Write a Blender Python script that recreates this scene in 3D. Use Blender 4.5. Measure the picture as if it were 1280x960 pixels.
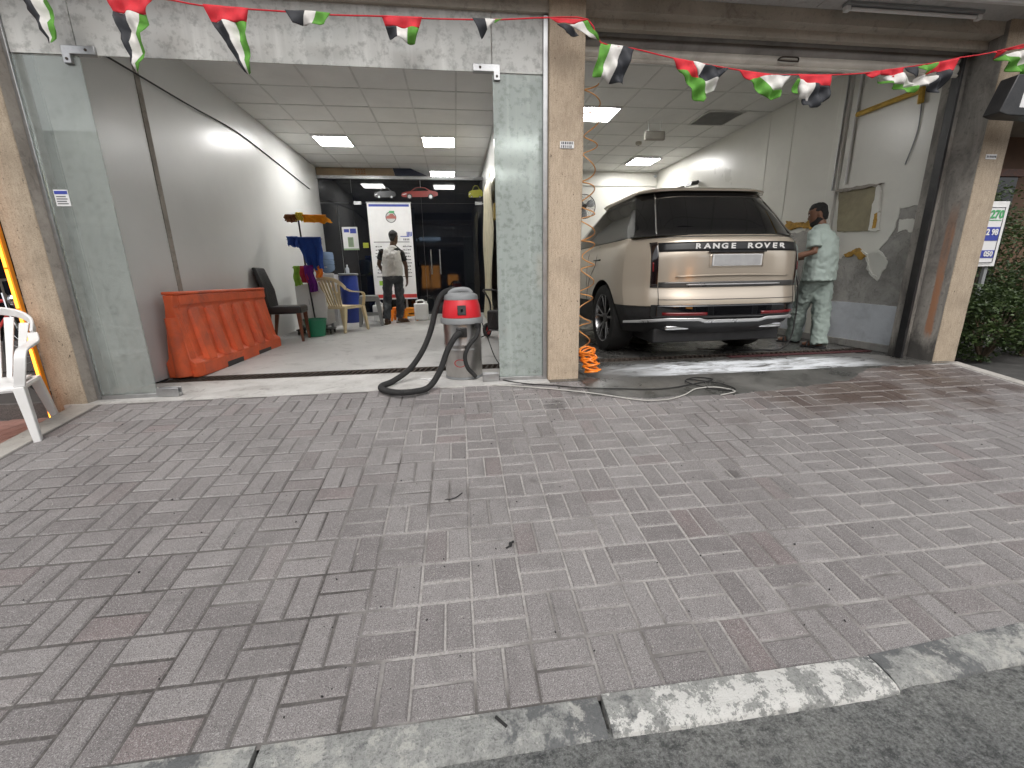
import bpy, bmesh, math, random
from mathutils import Vector, Matrix, Euler, noise as mnoise
random.seed(7)
scene = bpy.context.scene
for o in list(bpy.data.objects):
    bpy.data.objects.remove(o)
COL = scene.collection
R = math.radians

# ------------------------------------------------------------------ camera
cam_data = bpy.data.cameras.new('camera')
cam = bpy.data.objects.new('camera', cam_data)
COL.objects.link(cam)
cam_data.sensor_width = 36.0
cam_data.lens = 36.0 * 524.43 / 1280.0
cam_data.clip_start = 0.05
cam_data.clip_end = 600
PITCH, YAW, ROLL = 0.2486, 0.12556, -0.01745
_f = Vector((math.sin(YAW) * math.cos(PITCH), math.cos(YAW) * math.cos(PITCH), -math.sin(PITCH)))
_r = Vector((math.cos(YAW), -math.sin(YAW), 0))
_u = _r.cross(_f)
_r2 = _r * math.cos(ROLL) + _u * math.sin(ROLL)
_u2 = -_r * math.sin(ROLL) + _u * math.cos(ROLL)
cam.matrix_world = Matrix(((_r2.x, _u2.x, -_f.x, 0), (_r2.y, _u2.y, -_f.y, 0), (_r2.z, _u2.z, -_f.z, 0.9), (0, 0, 0, 1)))
scene.camera = cam

# ------------------------------------------------------------------ sky, sun, exposure
SUN_EL, SUN_AZ = 50.0, 181.0          # high soft daylight from behind the camera; azimuth clockwise from +Y
world = bpy.data.worlds.new('World')
scene.world = world
world.use_nodes = True
wn, wl = world.node_tree.nodes, world.node_tree.links
sky = wn.new('ShaderNodeTexSky')
sky.sky_type = 'NISHITA'
sky.sun_disc = False
sky.sun_elevation = R(SUN_EL)
sky.sun_rotation = R(SUN_AZ)
sky.dust_density = 4.0
sky.ozone_density = 0.6
hs = wn.new('ShaderNodeHueSaturation')
hs.inputs['Saturation'].default_value = 0.22
wl.new(sky.outputs[0], hs.inputs['Color'])
bg = wn.get('Background') or wn.new('ShaderNodeBackground')
bg.inputs[1].default_value = 0.14
wl.new(hs.outputs[0], bg.inputs[0])
sun_data = bpy.data.lights.new('sun', 'SUN')
sun_data.energy = 0.7
sun_data.angle = R(60)
sun_data.color = (1.0, 0.965, 0.92)
sun = bpy.data.objects.new('sun', sun_data)
COL.objects.link(sun)
_d = Vector((math.sin(R(SUN_AZ)) * math.cos(R(SUN_EL)), math.cos(R(SUN_AZ)) * math.cos(R(SUN_EL)), math.sin(R(SUN_EL))))
sun.rotation_euler = _d.to_track_quat('Z', 'Y').to_euler()
sun.location = _d * 30
vs = scene.view_settings
vs.view_transform = 'Standard'
vs.look = 'None'
vs.exposure = 0.5
vs.gamma = 1.0
vs.use_curve_mapping = False
scene.cycles.caustics_reflective = False
scene.cycles.caustics_refractive = False
scene.cycles.max_bounces = 5
scene.cycles.diffuse_bounces = 3
scene.cycles.glossy_bounces = 3
scene.cycles.transmission_bounces = 4
scene.cycles.transparent_max_bounces = 8
LAMP = 40.0                           # emission of the LED ceiling panels

# ------------------------------------------------------------------ helpers
class MB:
    def __init__(s, off=(0, 0, 0)):
        s.v, s.f, s.m = [], [], []
        s.off = Vector(off)
        s.mi = 0
    def add(s, vs, fs, mi=None):
        n = len(s.v)
        s.v += [Vector(v) - s.off for v in vs]
        s.f += [[i + n for i in f] for f in fs]
        s.m += [s.mi if mi is None else mi] * len(fs)
        return s
    def box(s, x0, y0, z0, x1, y1, z1, mi=None):
        return s.add([(x0, y0, z0), (x1, y0, z0), (x1, y1, z0), (x0, y1, z0), (x0, y0, z1), (x1, y0, z1), (x1, y1, z1), (x0, y1, z1)],
                     [(3, 2, 1, 0), (4, 5, 6, 7), (0, 1, 5, 4), (1, 2, 6, 5), (2, 3, 7, 6), (3, 0, 4, 7)], mi)
    def obox(s, c, size, rot=(0, 0, 0), mi=None):
        M = Euler(rot).to_matrix()
        a, b, d = size[0] / 2, size[1] / 2, size[2] / 2
        P = [(-a, -b, -d), (a, -b, -d), (a, b, -d), (-a, b, -d), (-a, -b, d), (a, -b, d), (a, b, d), (-a, b, d)]
        return s.add([Vector(c) + M @ Vector(p) for p in P],
                     [(3, 2, 1, 0), (4, 5, 6, 7), (0, 1, 5, 4), (1, 2, 6, 5), (2, 3, 7, 6), (3, 0, 4, 7)], mi)
    def loft(s, rings, caps=True, closed=True, mi=None):
        n = len(rings[0])
        vs = [p for r in rings for p in r]
        fs = []
        for i in range(len(rings) - 1):
            for j in range(n if closed else n - 1):
                k = (j + 1) % n
                fs.append((i * n + j, i * n + k, (i + 1) * n + k, (i + 1) * n + j))
        if caps and closed:
            fs.append(tuple(reversed(range(n))))
            fs.append(tuple((len(rings) - 1) * n + j for j in range(n)))
        return s.add(vs, fs, mi)
    def tube(s, pts, r, n=8, caps=True, mi=None, flat=1.0):
        pts = [Vector(p) for p in pts]
        rr = r if isinstance(r, (list, tuple)) else [r] * len(pts)
        rings = []
        up = None
        for i, p in enumerate(pts):
            t = (pts[min(i + 1, len(pts) - 1)] - pts[max(i - 1, 0)])
            if t.length < 1e-9:
                t = Vector((0, 0, 1))
            t.normalize()
            if up is None:
                up = Vector((0, 0, 1)) if abs(t.z) < 0.9 else Vector((0, 1, 0))
            a = t.cross(up)
            if a.length < 1e-6:
                a = t.orthogonal()
            a.normalize()
            b = a.cross(t).normalized()
            up = b
            rings.append([p + (a * math.cos(q) + b * math.sin(q) * flat) * rr[i] for q in [2 * math.pi * k / n for k in range(n)]])
        return s.loft(rings, caps, True, mi)
    def lathe(s, prof, c=(0, 0, 0), n=24, axis='z', caps=True, mi=None):
        rings = []
        for (r, h) in prof:
            ring = []
            for k in range(n):
                q = 2 * math.pi * k / n
                a, b = r * math.cos(q), r * math.sin(q)
                p = (a, b, h) if axis == 'z' else ((h, a, b) if axis == 'x' else (b, h, a))
                ring.append(Vector(c) + Vector(p))
            rings.append(ring)
        return s.loft(rings, caps, True, mi)
    def prism(s, poly, a0, a1, axis='y', mi=None):
        def P(u, w, a):
            return (u, a, w) if axis == 'y' else ((a, u, w) if axis == 'x' else (u, w, a))
        n = len(poly)
        vs = [P(u, w, a0) for u, w in poly] + [P(u, w, a1) for u, w in poly]
        fs = [tuple(range(n)), tuple(reversed(range(n, 2 * n)))]
        for i in range(n):
            j = (i + 1) % n
            fs.append((j, i, n + i, n + j))
        return s.add(vs, fs, mi)
    def ell(s, c, rad, n=14, m=9, rot=(0, 0, 0), mi=None):
        M = Euler(rot).to_matrix()
        rings = []
        for i in range(m + 1):
            t = -math.pi / 2 + math.pi * (i + 0.02) / (m + 0.04)
            rings.append([Vector(c) + M @ Vector((rad[0] * math.cos(t) * math.cos(q), rad[1] * math.cos(t) * math.sin(q), rad[2] * math.sin(t)))
                          for q in [2 * math.pi * k / n for k in range(n)]])
        return s.loft(rings, True, True, mi)
    def grid(s, fn, nu, nv, mi=None, mf=None):
        vs = [fn(i / nu, j / nv) for i in range(nu + 1) for j in range(nv + 1)]
        n0 = len(s.v)
        s.v += [Vector(v) - s.off for v in vs]
        for i in range(nu):
            for j in range(nv):
                a = n0 + i * (nv + 1) + j
                s.f.append([a, a + nv + 1, a + nv + 2, a + 1])
                s.m.append(mf((i + .5) / nu, (j + .5) / nv) if mf else (s.mi if mi is None else mi))
        return s
    def mesh(s, name, mats, angle=35, fix=True):
        me = bpy.data.meshes.new(name)
        me.from_pydata([tuple(v) for v in s.v], [], s.f)
        mats = mats if isinstance(mats, (list, tuple)) else [mats]
        for m in mats:
            me.materials.append(m)
        me.polygons.foreach_set('material_index', s.m)
        if fix:
            bm = bmesh.new(); bm.from_mesh(me)
            bmesh.ops.recalc_face_normals(bm, faces=bm.faces)
            bm.to_mesh(me); bm.free()
        if angle:
            me.polygons.foreach_set('use_smooth', [True] * len(me.polygons))
            me.set_sharp_from_angle(angle=R(angle))
        me.update()
        return me
    def build(s, name, mats, parent=None, bevel=0, angle=35, sub=0, solid=0, fix=True, segs=2):
        o = bpy.data.objects.new(name, s.mesh(name, mats, angle, fix))
        COL.objects.link(o)
        o.parent = parent
        if solid:
            m = o.modifiers.new('solid', 'SOLIDIFY'); m.thickness = solid; m.offset = 0
        if bevel:
            m = o.modifiers.new('bevel', 'BEVEL'); m.width = bevel; m.segments = segs; m.limit_method = 'ANGLE'; m.angle_limit = R(40)
        if sub:
            m = o.modifiers.new('sub', 'SUBSURF'); m.levels = sub; m.render_levels = sub
        return o

def tag(o, label=None, cat=None, group=None, kind=None):
    if label: o['label'] = label
    if cat: o['category'] = cat
    if group: o['group'] = group
    if kind: o['kind'] = kind
    return o
def thing(name, label, cat, loc=(0, 0, 0), rz=0, group=None):
    o = bpy.data.objects.new(name, None)
    o.empty_display_size = 0.1
    COL.objects.link(o)
    o.location = loc
    o.rotation_euler = (0, 0, rz)
    return tag(o, label, cat, group)
def struct(o):
    o['kind'] = 'structure'
    return o
def share(name, me, parent, loc=(0, 0, 0), rot=(0, 0, 0), scale=None):
    o = bpy.data.objects.new(name, me)
    COL.objects.link(o)
    o.parent = parent
    o.location = loc
    o.rotation_euler = rot
    if scale: o.scale = scale
    return o
def dup(root, loc, rz, label=None):
    r = root.copy(); COL.objects.link(r)
    r.location = loc; r.rotation_euler = (0, 0, rz)
    if label: r['label'] = label
    for ch in list(root.children):
        c = ch.copy(); COL.objects.link(c); c.parent = r
        for g in list(ch.children):
            d = g.copy(); COL.objects.link(d); d.parent = c
    return r
def text_obj(name, body, size, mat, parent, loc, rot, extrude=0.002, spacing=1.0, align='CENTER', sx=1.0):
    cu = bpy.data.curves.new(name, 'FONT')
    cu.body = body; cu.size = size; cu.extrude = extrude; cu.space_character = spacing
    cu.offset = size * .035; cu.align_x = align; cu.align_y = 'CENTER'; cu.resolution_u = 3
    t = bpy.data.objects.new(name + '_tmp', cu); COL.objects.link(t)
    bpy.context.view_layer.update()
    me = bpy.data.meshes.new_from_object(t.evaluated_get(bpy.context.evaluated_depsgraph_get()))
    bpy.data.objects.remove(t)
    me.materials.clear(); me.materials.append(mat)
    return share(name, me, parent, loc, rot, (sx, 1, 1))
def bez(pts, n=8):
    pts = [Vector(p) for p in pts]
    out = []
    for i in range(len(pts) - 1):
        p0, p1, p2, p3 = pts[max(i - 1, 0)], pts[i], pts[i + 1], pts[min(i + 2, len(pts) - 1)]
        for k in range(n):
            t = k / n
            out.append(0.5 * ((2 * p1) + (-p0 + p2) * t + (2 * p0 - 5 * p1 + 4 * p2 - p3) * t * t + (-p0 + 3 * p1 - 3 * p2 + p3) * t ** 3))
    out.append(pts[-1])
    return out

# ------------------------------------------------------------------ materials
class NT:
    """small node-tree writer"""
    def __init__(s, name):
        s.mat = bpy.data.materials.new(name)
        s.mat.use_nodes = True
        s.t = s.mat.node_tree
        s.t.nodes.clear()
        s.out = s.n('ShaderNodeOutputMaterial')
    def n(s, typ, **kw):
        nd = s.t.nodes.new(typ)
        for k, v in kw.items():
            setattr(nd, k, v)
        return nd
    def l(s, a, b):
        s.t.links.new(a, b)
    def val(s, sock, v):
        if hasattr(v, 'links') or hasattr(v, 'is_linked'):
            s.l(v, sock)
        else:
            sock.default_value = v
    def pos(s, world=False):
        if world:
            return s.n('ShaderNodeNewGeometry').outputs['Position']
        return s.n('ShaderNodeTexCoord').outputs['Object']
    def mapping(s, vec, scale=(1, 1, 1), loc=(0, 0, 0)):
        m = s.n('ShaderNodeMapping')
        s.l(vec, m.inputs[0]); m.inputs['Scale'].default_value = scale; m.inputs['Location'].default_value = loc
        return m.outputs[0]
    def noise(s, vec, scale, detail=4, rough=0.55, dist=0):
        m = s.n('ShaderNodeTexNoise')
        s.l(vec, m.inputs['Vector'])
        m.inputs['Scale'].default_value = scale; m.inputs['Detail'].default_value = detail
        m.inputs['Roughness'].default_value = rough; m.inputs['Distortion'].default_value = dist
        return m.outputs[0]
    def ramp(s, fac, a, b, c0=0.0, c1=1.0):
        m = s.n('ShaderNodeMapRange')
        s.l(fac, m.inputs[0])
        for i, v in zip((1, 2, 3, 4), (a, b, c0, c1)):
            m.inputs[i].default_value = v
        m.clamp = True
        return m.outputs[0]
    def math(s, op, a, b=0.0):
        m = s.n('ShaderNodeMath', operation=op)
        s.val(m.inputs[0], a); s.val(m.inputs[1], b)
        return m.outputs[0]
    def mix(s, fac, a, b):
        m = s.n('ShaderNodeMix', data_type='RGBA')
        s.val(m.inputs[0], fac)
        for sock, v in ((m.inputs[6], a), (m.inputs[7], b)):
            if isinstance(v, (tuple, list)):
                sock.default_value = (v[0], v[1], v[2], 1)
            else:
                s.l(v, sock)
        return m.outputs[2]
    def sep(s, vec):
        m = s.n('ShaderNodeSeparateXYZ'); s.l(vec, m.inputs[0]); return m.outputs
    def bump(s, h, strength=0.3, dist=0.01, normal=None):
        m = s.n('ShaderNodeBump')
        m.inputs['Strength'].default_value = strength; m.inputs['Distance'].default_value = dist
        s.l(h, m.inputs['Height'])
        if normal: s.l(normal, m.inputs['Normal'])
        return m.outputs[0]
    def bsdf(s, color, rough=0.6, metal=0.0, normal=None, **kw):
        b = s.n('ShaderNodeBsdfPrincipled')
        if isinstance(color, (tuple, list)): b.inputs['Base Color'].default_value = (*color[:3], 1)
        else: s.l(color, b.inputs['Base Color'])
        s.val(b.inputs['Roughness'], rough); s.val(b.inputs['Metallic'], metal)
        if normal: s.l(normal, b.inputs['Normal'])
        for k, v in kw.items():
            s.val(b.inputs[k.replace('_', ' ')], v)
        return b.outputs[0]
    def done(s, shader):
        s.l(shader, s.out.inputs[0]); return s.mat

def simple(name, c, rough=0.5, metal=0.0, var=0.15, vscale=6.0, bump=0.05, bscale=40.0, dirt=0.0, dirtc=(0.08, 0.07, 0.06), world=False, **kw):
    t = NT(name)
    p = t.pos(world)
    n1 = t.noise(p, vscale, 5, 0.6)
    dark = tuple(x * (1 - var) for x in c); lite = tuple(min(1, x * (1 + var)) for x in c)
    col = t.mix(t.ramp(n1, 0.3, 0.7), dark, lite)
    if dirt:
        col = t.mix(t.math('MULTIPLY', t.ramp(t.noise(p, vscale * 0.6, 6, 0.7, 0.6), 0.5, 0.72), dirt), col, dirtc)
    nb = t.noise(p, bscale, 3)
    dr_ = min(0.08, rough * 0.35)
    rv = t.ramp(n1, 0.2, 0.8, max(rough - dr_, 0.02), min(rough + dr_, 1))
    return t.done(t.bsdf(col, rv, metal, t.bump(nb, bump, 0.01) if bump else None, **kw))
def emit(name, c, s):
    t = NT(name)
    e = t.n('ShaderNodeEmission'); e.inputs[0].default_value = (*c, 1); e.inputs[1].default_value = s
    return t.done(e.outputs[0])

MT = {}
def paver_mat():
    t = NT('paver')
    w = t.pos(True)
    at = t.n('ShaderNodeAttribute', attribute_name='rnd').outputs['Fac']
    base = t.mix(at, (0.15, 0.135, 0.134), (0.245, 0.228, 0.225))
    red = t.ramp(t.math('FRACT', t.math('MULTIPLY', at, 7.31)), 0.86, 1.0)
    base = t.mix(t.math('MULTIPLY', red, 0.6), base, (0.175, 0.122, 0.118))
    big = t.noise(w, 0.9, 4, 0.6)
    base = t.mix(t.ramp(big, 0.35, 0.7, 0, 0.55), base, (0.25, 0.24, 0.234))
    # fine aggregate speckle
    sp = t.noise(w, 260, 2, 0.7)
    base = t.mix(t.ramp(sp, 0.50, 0.66, 0, 0.7), base, (0.46, 0.445, 0.435))
    sp2 = t.noise(w, 330, 2, 0.6)
    base = t.mix(t.ramp(sp2, 0.52, 0.64, 0, 0.85), base, (0.06, 0.055, 0.055))
    # grime
    g = t.noise(w, 3.2, 7, 0.72, 0.8)
    base = t.mix(t.ramp(g, 0.50, 0.70, 0, 0.5), base, (0.12, 0.112, 0.11))
    g2 = t.noise(w, 14, 5, 0.7, 0.4)
    base = t.mix(t.ramp(g2, 0.62, 0.74, 0, 0.5), base, (0.085, 0.078, 0.074))
    for (cx, cy, rad) in ((1.53, 2.03, .05), (1.22, 3.30, .14), (0.95, 3.28, .10), (0.72, 3.05, .10)):
        dv = t.n('ShaderNodeVectorMath', operation='DISTANCE'); t.l(w, dv.inputs[0]); dv.inputs[1].default_value = (cx, cy, -.508 + .1446 * cy)
        ds = t.math('ADD', dv.outputs[1 if len(dv.outputs) > 1 else 0], t.math('MULTIPLY', t.math('SUBTRACT', g2, .5), rad * 1.6))
        base = t.mix(t.ramp(ds, rad, rad * .6, 0, .6), base, (0.06, 0.056, 0.053))
    # wet, washed zone in front of the wash bay: X 2.2..5, Y > 2.7 with a ragged edge
    sx = t.sep(w)
    wob = t.math('MULTIPLY', t.math('SUBTRACT', t.noise(w, 2.2, 6, 0.65), 0.5), 1.3)
    my = t.ramp(t.math('ADD', sx[1], wob), 2.52, 2.95)
    mx = t.ramp(t.math('ADD', sx[0], wob), 1.7, 2.5)
    wet = t.math('MULTIPLY', my, mx)
    patch = t.ramp(t.noise(w, 1.1, 3), 0.36, 0.58, 0.45, 1)
    wet = t.math('MULTIPLY', wet, patch)
    base = t.mix(wet, base, t.mix(at, (0.082, 0.058, 0.050), (0.125, 0.10, 0.086)))
    rough = t.math('SUBTRACT', t.ramp(g, 0.3, 0.7, 0.52, 0.72), t.math('MULTIPLY', wet, 0.28))
    b = t.bump(sp, 0.5, 0.004)
    b = t.bump(t.noise(w, 40, 4, 0.6), 0.25, 0.008, b)
    MT['paver'] = t.done(t.bsdf(base, rough, 0, b))
paver_mat()
def sand_mat():
    t = NT('joint_sand')
    w = t.pos(True)
    n = t.noise(w, 1.4, 4, 0.6)
    c = t.mix(t.ramp(n, 0.36, 0.52), (0.10, 0.093, 0.088), (0.36, 0.345, 0.33))
    sx = t.sep(w)
    c = t.mix(t.ramp(t.math('ADD', sx[0], t.math('MULTIPLY', t.math('SUBTRACT', n, 0.5), 3.0)), -0.9, -0.1, 0.85, 0.0), c, (0.055, 0.05, 0.047))
    c = t.mix(t.ramp(t.noise(w, 90, 3), 0.45, 0.65, 0, 0.5), c, (0.17, 0.155, 0.145))
    MT['sand'] = t.done(t.bsdf(c, 0.9, 0, t.bump(t.noise(w, 200, 3), 0.5, 0.004)))
sand_mat()
def concrete(name, c0, c1, scale=1.2, stain=(0.12, 0.11, 0.10), stain_amt=0.6, rough=0.7, fine=60, seed=0.0, rl=0.15):
    t = NT(name)
    w = t.mapping(t.pos(True), (1, 1, 1), (seed, seed * 2, 0))
    n = t.noise(w, scale, 7, 0.65, 0.4)
    c = t.mix(t.ramp(n, 0.32, 0.68), c0, c1)
    s = t.noise(w, scale * 2.7, 7, 0.75, 1.2)
    c = t.mix(t.ramp(s, 0.53, 0.72, 0, stain_amt), c, stain)
    f = t.noise(w, fine, 4, 0.7)
    c = t.mix(t.ramp(f, 0.55, 0.75, 0, 0.35), c, stain)
    MT[name] = t.done(t.bsdf(c, t.ramp(n, 0.3, 0.7, rough - rl, rough + 0.1), 0, t.bump(f, 0.35, 0.006, t.bump(s, 0.2, 0.01))))
concrete('floor_left', (0.36, 0.355, 0.345), (0.52, 0.515, 0.50), 0.9, (0.17, 0.165, 0.16), 0.75, 0.55)
concrete('threshold', (0.36, 0.35, 0.33), (0.58, 0.57, 0.55), 2.2, (0.16, 0.14, 0.13), 0.75, 0.7, seed=3)
concrete('patch', (0.036, 0.037, 0.034), (0.13, 0.127, 0.118), 3.0, (0.03, 0.028, 0.026), 0.7, 0.36, seed=5)
concrete('border', (0.30, 0.285, 0.26), (0.42, 0.40, 0.37), 5, (0.15, 0.135, 0.12), 0.6, 0.8, seed=8)
concrete('soffit', (0.42, 0.415, 0.40), (0.55, 0.545, 0.525), 1.5, (0.16, 0.15, 0.14), 0.5, 0.8, seed=9)
concrete('beam', (0.36, 0.325, 0.27), (0.50, 0.455, 0.39), 2.0, (0.11, 0.095, 0.08), 0.6, 0.8, seed=11)
concrete('plaster', (0.24, 0.232, 0.215), (0.46, 0.445, 0.415), 4.0, (0.10, 0.095, 0.09), 0.7, 0.9, seed=12)
concrete('render_grey', (0.13, 0.125, 0.12), (0.2, 0.195, 0.19), 1.0, (0.09, 0.085, 0.08), 0.5, 0.85, seed=14)
concrete('pilside', (0.24, 0.215, 0.185), (0.40, 0.365, 0.32), 3.5, (0.12, 0.105, 0.095), 0.75, 0.85, seed=15)
def road_mat():
    t = NT('asphalt')
    w = t.pos(True)
    v = t.noise(w, 90, 6, 0.8)
    g = t.noise(t.mapping(w, (1, 1.5, 1)), 16, 6, 0.75)
    c = t.mix(t.ramp(v, 0.36, 0.64), (0.06, 0.064, 0.062), (0.34, 0.352, 0.342))
    b = t.noise(t.mapping(w, (1, 1.6, 1)), 1.7, 5, 0.65)
    c = t.mix(t.ramp(b, 0.40, 0.62, 0, 0.75), c, t.mix(t.ramp(v, 0.36, 0.64), (0.18, 0.185, 0.172), (0.46, 0.465, 0.44)))
    c = t.mix(t.ramp(g, 0.50, 0.62, 0, 0.75), c, (0.055, 0.057, 0.06))
    c = t.mix(t.ramp(t.noise(w, 300, 2), 0.62, 0.70, 0, 0.7), c, (0.5, 0.5, 0.48))
    MT['road'] = t.done(t.bsdf(c, 0.75, 0, t.bump(v, 1.0, 0.012, t.bump(g, 0.8, 0.03))))
road_mat()
def kerb_mat(name, paint):
    t = NT(name)
    w = t.pos(True)
    f = t.noise(w, 120, 5, 0.75)
    m = t.noise(w, 22, 6, 0.75)
    c = t.mix(t.ramp(m, 0.35, 0.65), (0.24, 0.245, 0.235), (0.40, 0.405, 0.385))
    c = t.mix(t.ramp(f, 0.52, 0.66, 0, 0.7), c, (0.075, 0.078, 0.078))
    n = t.noise(w, 4.5, 6, 0.7, 0.3)
    c = t.mix(t.ramp(n, 0.36 if paint else 0.44, 0.41 if paint else 0.49, 0.8, 0), c, (0.10, 0.105, 0.11))
    if paint:
        wear = t.math('ADD', t.noise(w, 16, 8, 0.82), t.math('MULTIPLY', t.math('SUBTRACT', n, 0.5), 0.5))
        c = t.mix(t.ramp(wear, 0.485, 0.515, 0, 0.9), c, (0.68, 0.675, 0.645))
    else:
        c = t.mix(t.ramp(t.noise(w, 9, 8, 0.8), 0.54, 0.60, 0, 0.75), c, (0.50, 0.495, 0.46))
    MT[name] = t.done(t.bsdf(c, 0.88, 0, t.bump(f, 0.9, 0.006, t.bump(m, 0.8, 0.012))))
kerb_mat('kerb_grey', False); kerb_mat('kerb_white', True)
def wet_floor():
    t = NT('floor_right')
    w = t.pos(True)
    n = t.noise(w, 1.3, 7, 0.7, 0.8)
    c = t.mix(t.ramp(n, 0.35, 0.65), (0.045, 0.044, 0.041), (0.14, 0.137, 0.13))
    sx = t.sep(w)
    # drying white wash foam, a streaky puddle near the threshold
    wob = t.math('MULTIPLY', t.math('SUBTRACT', t.noise(t.mapping(w, (0.8, 2.2, 1)), 2.4, 6, 0.7, 0.5), 0.5), 0.75)
    yy = t.math('ADD', sx[1], wob)
    band = t.math('MULTIPLY', t.ramp(yy, 3.46, 3.60), t.ramp(yy, 4.12, 3.98))
    bx = t.math('MULTIPLY', t.ramp(t.math('ADD', sx[0], wob), 1.35, 2.1), t.ramp(t.math('ADD', sx[0], wob), 4.35, 3.7))
    st = t.ramp(t.noise(t.mapping(w, (0.9, 2.6, 1), (3, 0, 0)), 3.0, 7, 0.75, 0.8), 0.36, 0.52)
    foam = t.math('MULTIPLY', t.math('MULTIPLY', band, bx), st)
    c = t.mix(foam, c, (0.78, 0.81, 0.84))
    s2 = t.ramp(t.noise(t.mapping(w, (1, 3, 1)), 2.0, 7, 0.75, 1.0), 0.58, 0.70, 0, 0.5)
    c = t.mix(s2, c, (0.42, 0.43, 0.43))
    r = t.math('ADD', t.ramp(n, 0.35, 0.65, 0.12, 0.42), t.math('MULTIPLY', foam, 0.4))
    MT['floor_right'] = t.done(t.bsdf(c, r, 0, t.bump(t.noise(w, 30, 5), 0.15, 0.006, t.bump(foam, 0.3, 0.006))))
wet_floor()
def wall_paint(name, c, rough=0.32, dirt=0.25, seed=0):
    t = NT(name)
    w = t.mapping(t.pos(True), (1, 1, 1), (seed, seed, seed))
    n = t.noise(w, 0.8, 5, 0.6)
    col = t.mix(t.ramp(n, 0.3, 0.7), tuple(x * 0.92 for x in c), tuple(x * 1.04 for x in c))
    d = t.noise(w, 1.6, 6, 0.6, 0.0)
    col = t.mix(t.ramp(d, 0.56, 0.76, 0, dirt), col, tuple(x * 0.5 for x in c))
    wav = t.noise(w, 1.1, 2, 0.4)
    MT[name] = t.done(t.bsdf(col, t.ramp(n, 0.3, 0.7, rough - 0.04, rough + 0.06), 0, t.bump(t.noise(w, 70, 3), 0.05, 0.003, t.bump(wav, 0.10, 0.03))))
wall_paint('wall_grey', (0.67, 0.673, 0.655), 0.34, 0.0)
wall_paint('wall_white', (0.71, 0.70, 0.645), 0.3, 0.25, 4)
def stone_mat(name, c0, c1):
    t = NT(name)
    w = t.pos(True)
    s = t.noise(t.mapping(w, (75, 75, 9)), 1.0, 5, 0.75)
    sp = t.noise(w, 130, 4, 0.75)
    c = t.mix(t.ramp(s, 0.34, 0.66), c0, c1)
    c = t.mix(t.ramp(sp, 0.40, 0.66, 0, 0.55), c, tuple(x * 1.18 for x in c1))
    c = t.mix(t.ramp(sp, 0.46, 0.34, 0, 0.6), c, tuple(x * 0.55 for x in c0))
    pit = t.noise(t.mapping(w, (1, 1, 0.6)), 42, 3, 0.6)
    c = t.mix(t.ramp(pit, 0.66, 0.72, 0, 0.9), c, (0.07, 0.05, 0.035))
    d = t.noise(w, 2.4, 6, 0.7)
    c = t.mix(t.ramp(d, 0.48, 0.75, 0, 0.55), c, tuple(x * 0.55 for x in c0))
    MT[name] = t.done(t.bsdf(c, 0.88, 0, t.bump(s, 0.5, 0.006, t.bump(sp, 0.6, 0.006, t.bump(pit, 0.3, 0.006)))))
stone_mat('stone', (0.37, 0.285, 0.205), (0.55, 0.45, 0.34))
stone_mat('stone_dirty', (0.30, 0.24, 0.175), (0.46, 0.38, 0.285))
def stained_side():
    t = NT('pillar_stained')
    w = t.pos(True)
    n = t.noise(t.mapping(w, (3, 3, 1)), 2.2, 7, 0.72, 0.8)
    c = t.mix(t.ramp(n, 0.34, 0.66), (0.14, 0.13, 0.118), (0.33, 0.31, 0.275))
    c = t.mix(t.ramp(t.noise(w, 26, 5, 0.7), 0.55, 0.7, 0, 0.6), c, (0.09, 0.082, 0.075))
    s = t.sep(w)
    wz = t.math('MULTIPLY', t.math('SUBTRACT', n, 0.5), 0.5)
    mz = t.math('MULTIPLY', t.ramp(t.math('ADD', s[2], wz), 0.28, 0.36), t.ramp(t.math('ADD', s[2], wz), 1.55, 1.25))
    my = t.math('MULTIPLY', t.ramp(t.math('ADD', s[1], t.math('MULTIPLY', wz, 0.12)), 3.665, 3.68), t.ramp(t.math('ADD', s[1], t.math('MULTIPLY', wz, 0.12)), 3.755, 3.74))
    c = t.mix(t.math('MULTIPLY', t.math('MULTIPLY', mz, my), t.ramp(n, 0.36, 0.60, 0.25, 0.9)), c, (0.34, 0.155, 0.075))
    c = t.mix(t.ramp(t.math('ADD', s[2], wz), 0.30, 0.12, 0, 0.85), c, (0.05, 0.047, 0.043))
    MT['pillar_stained'] = t.done(t.bsdf(c, 0.85, 0, t.bump(n, 0.5, 0.012, t.bump(t.noise(w, 60, 4), 0.4, 0.006))))
stained_side()
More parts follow.
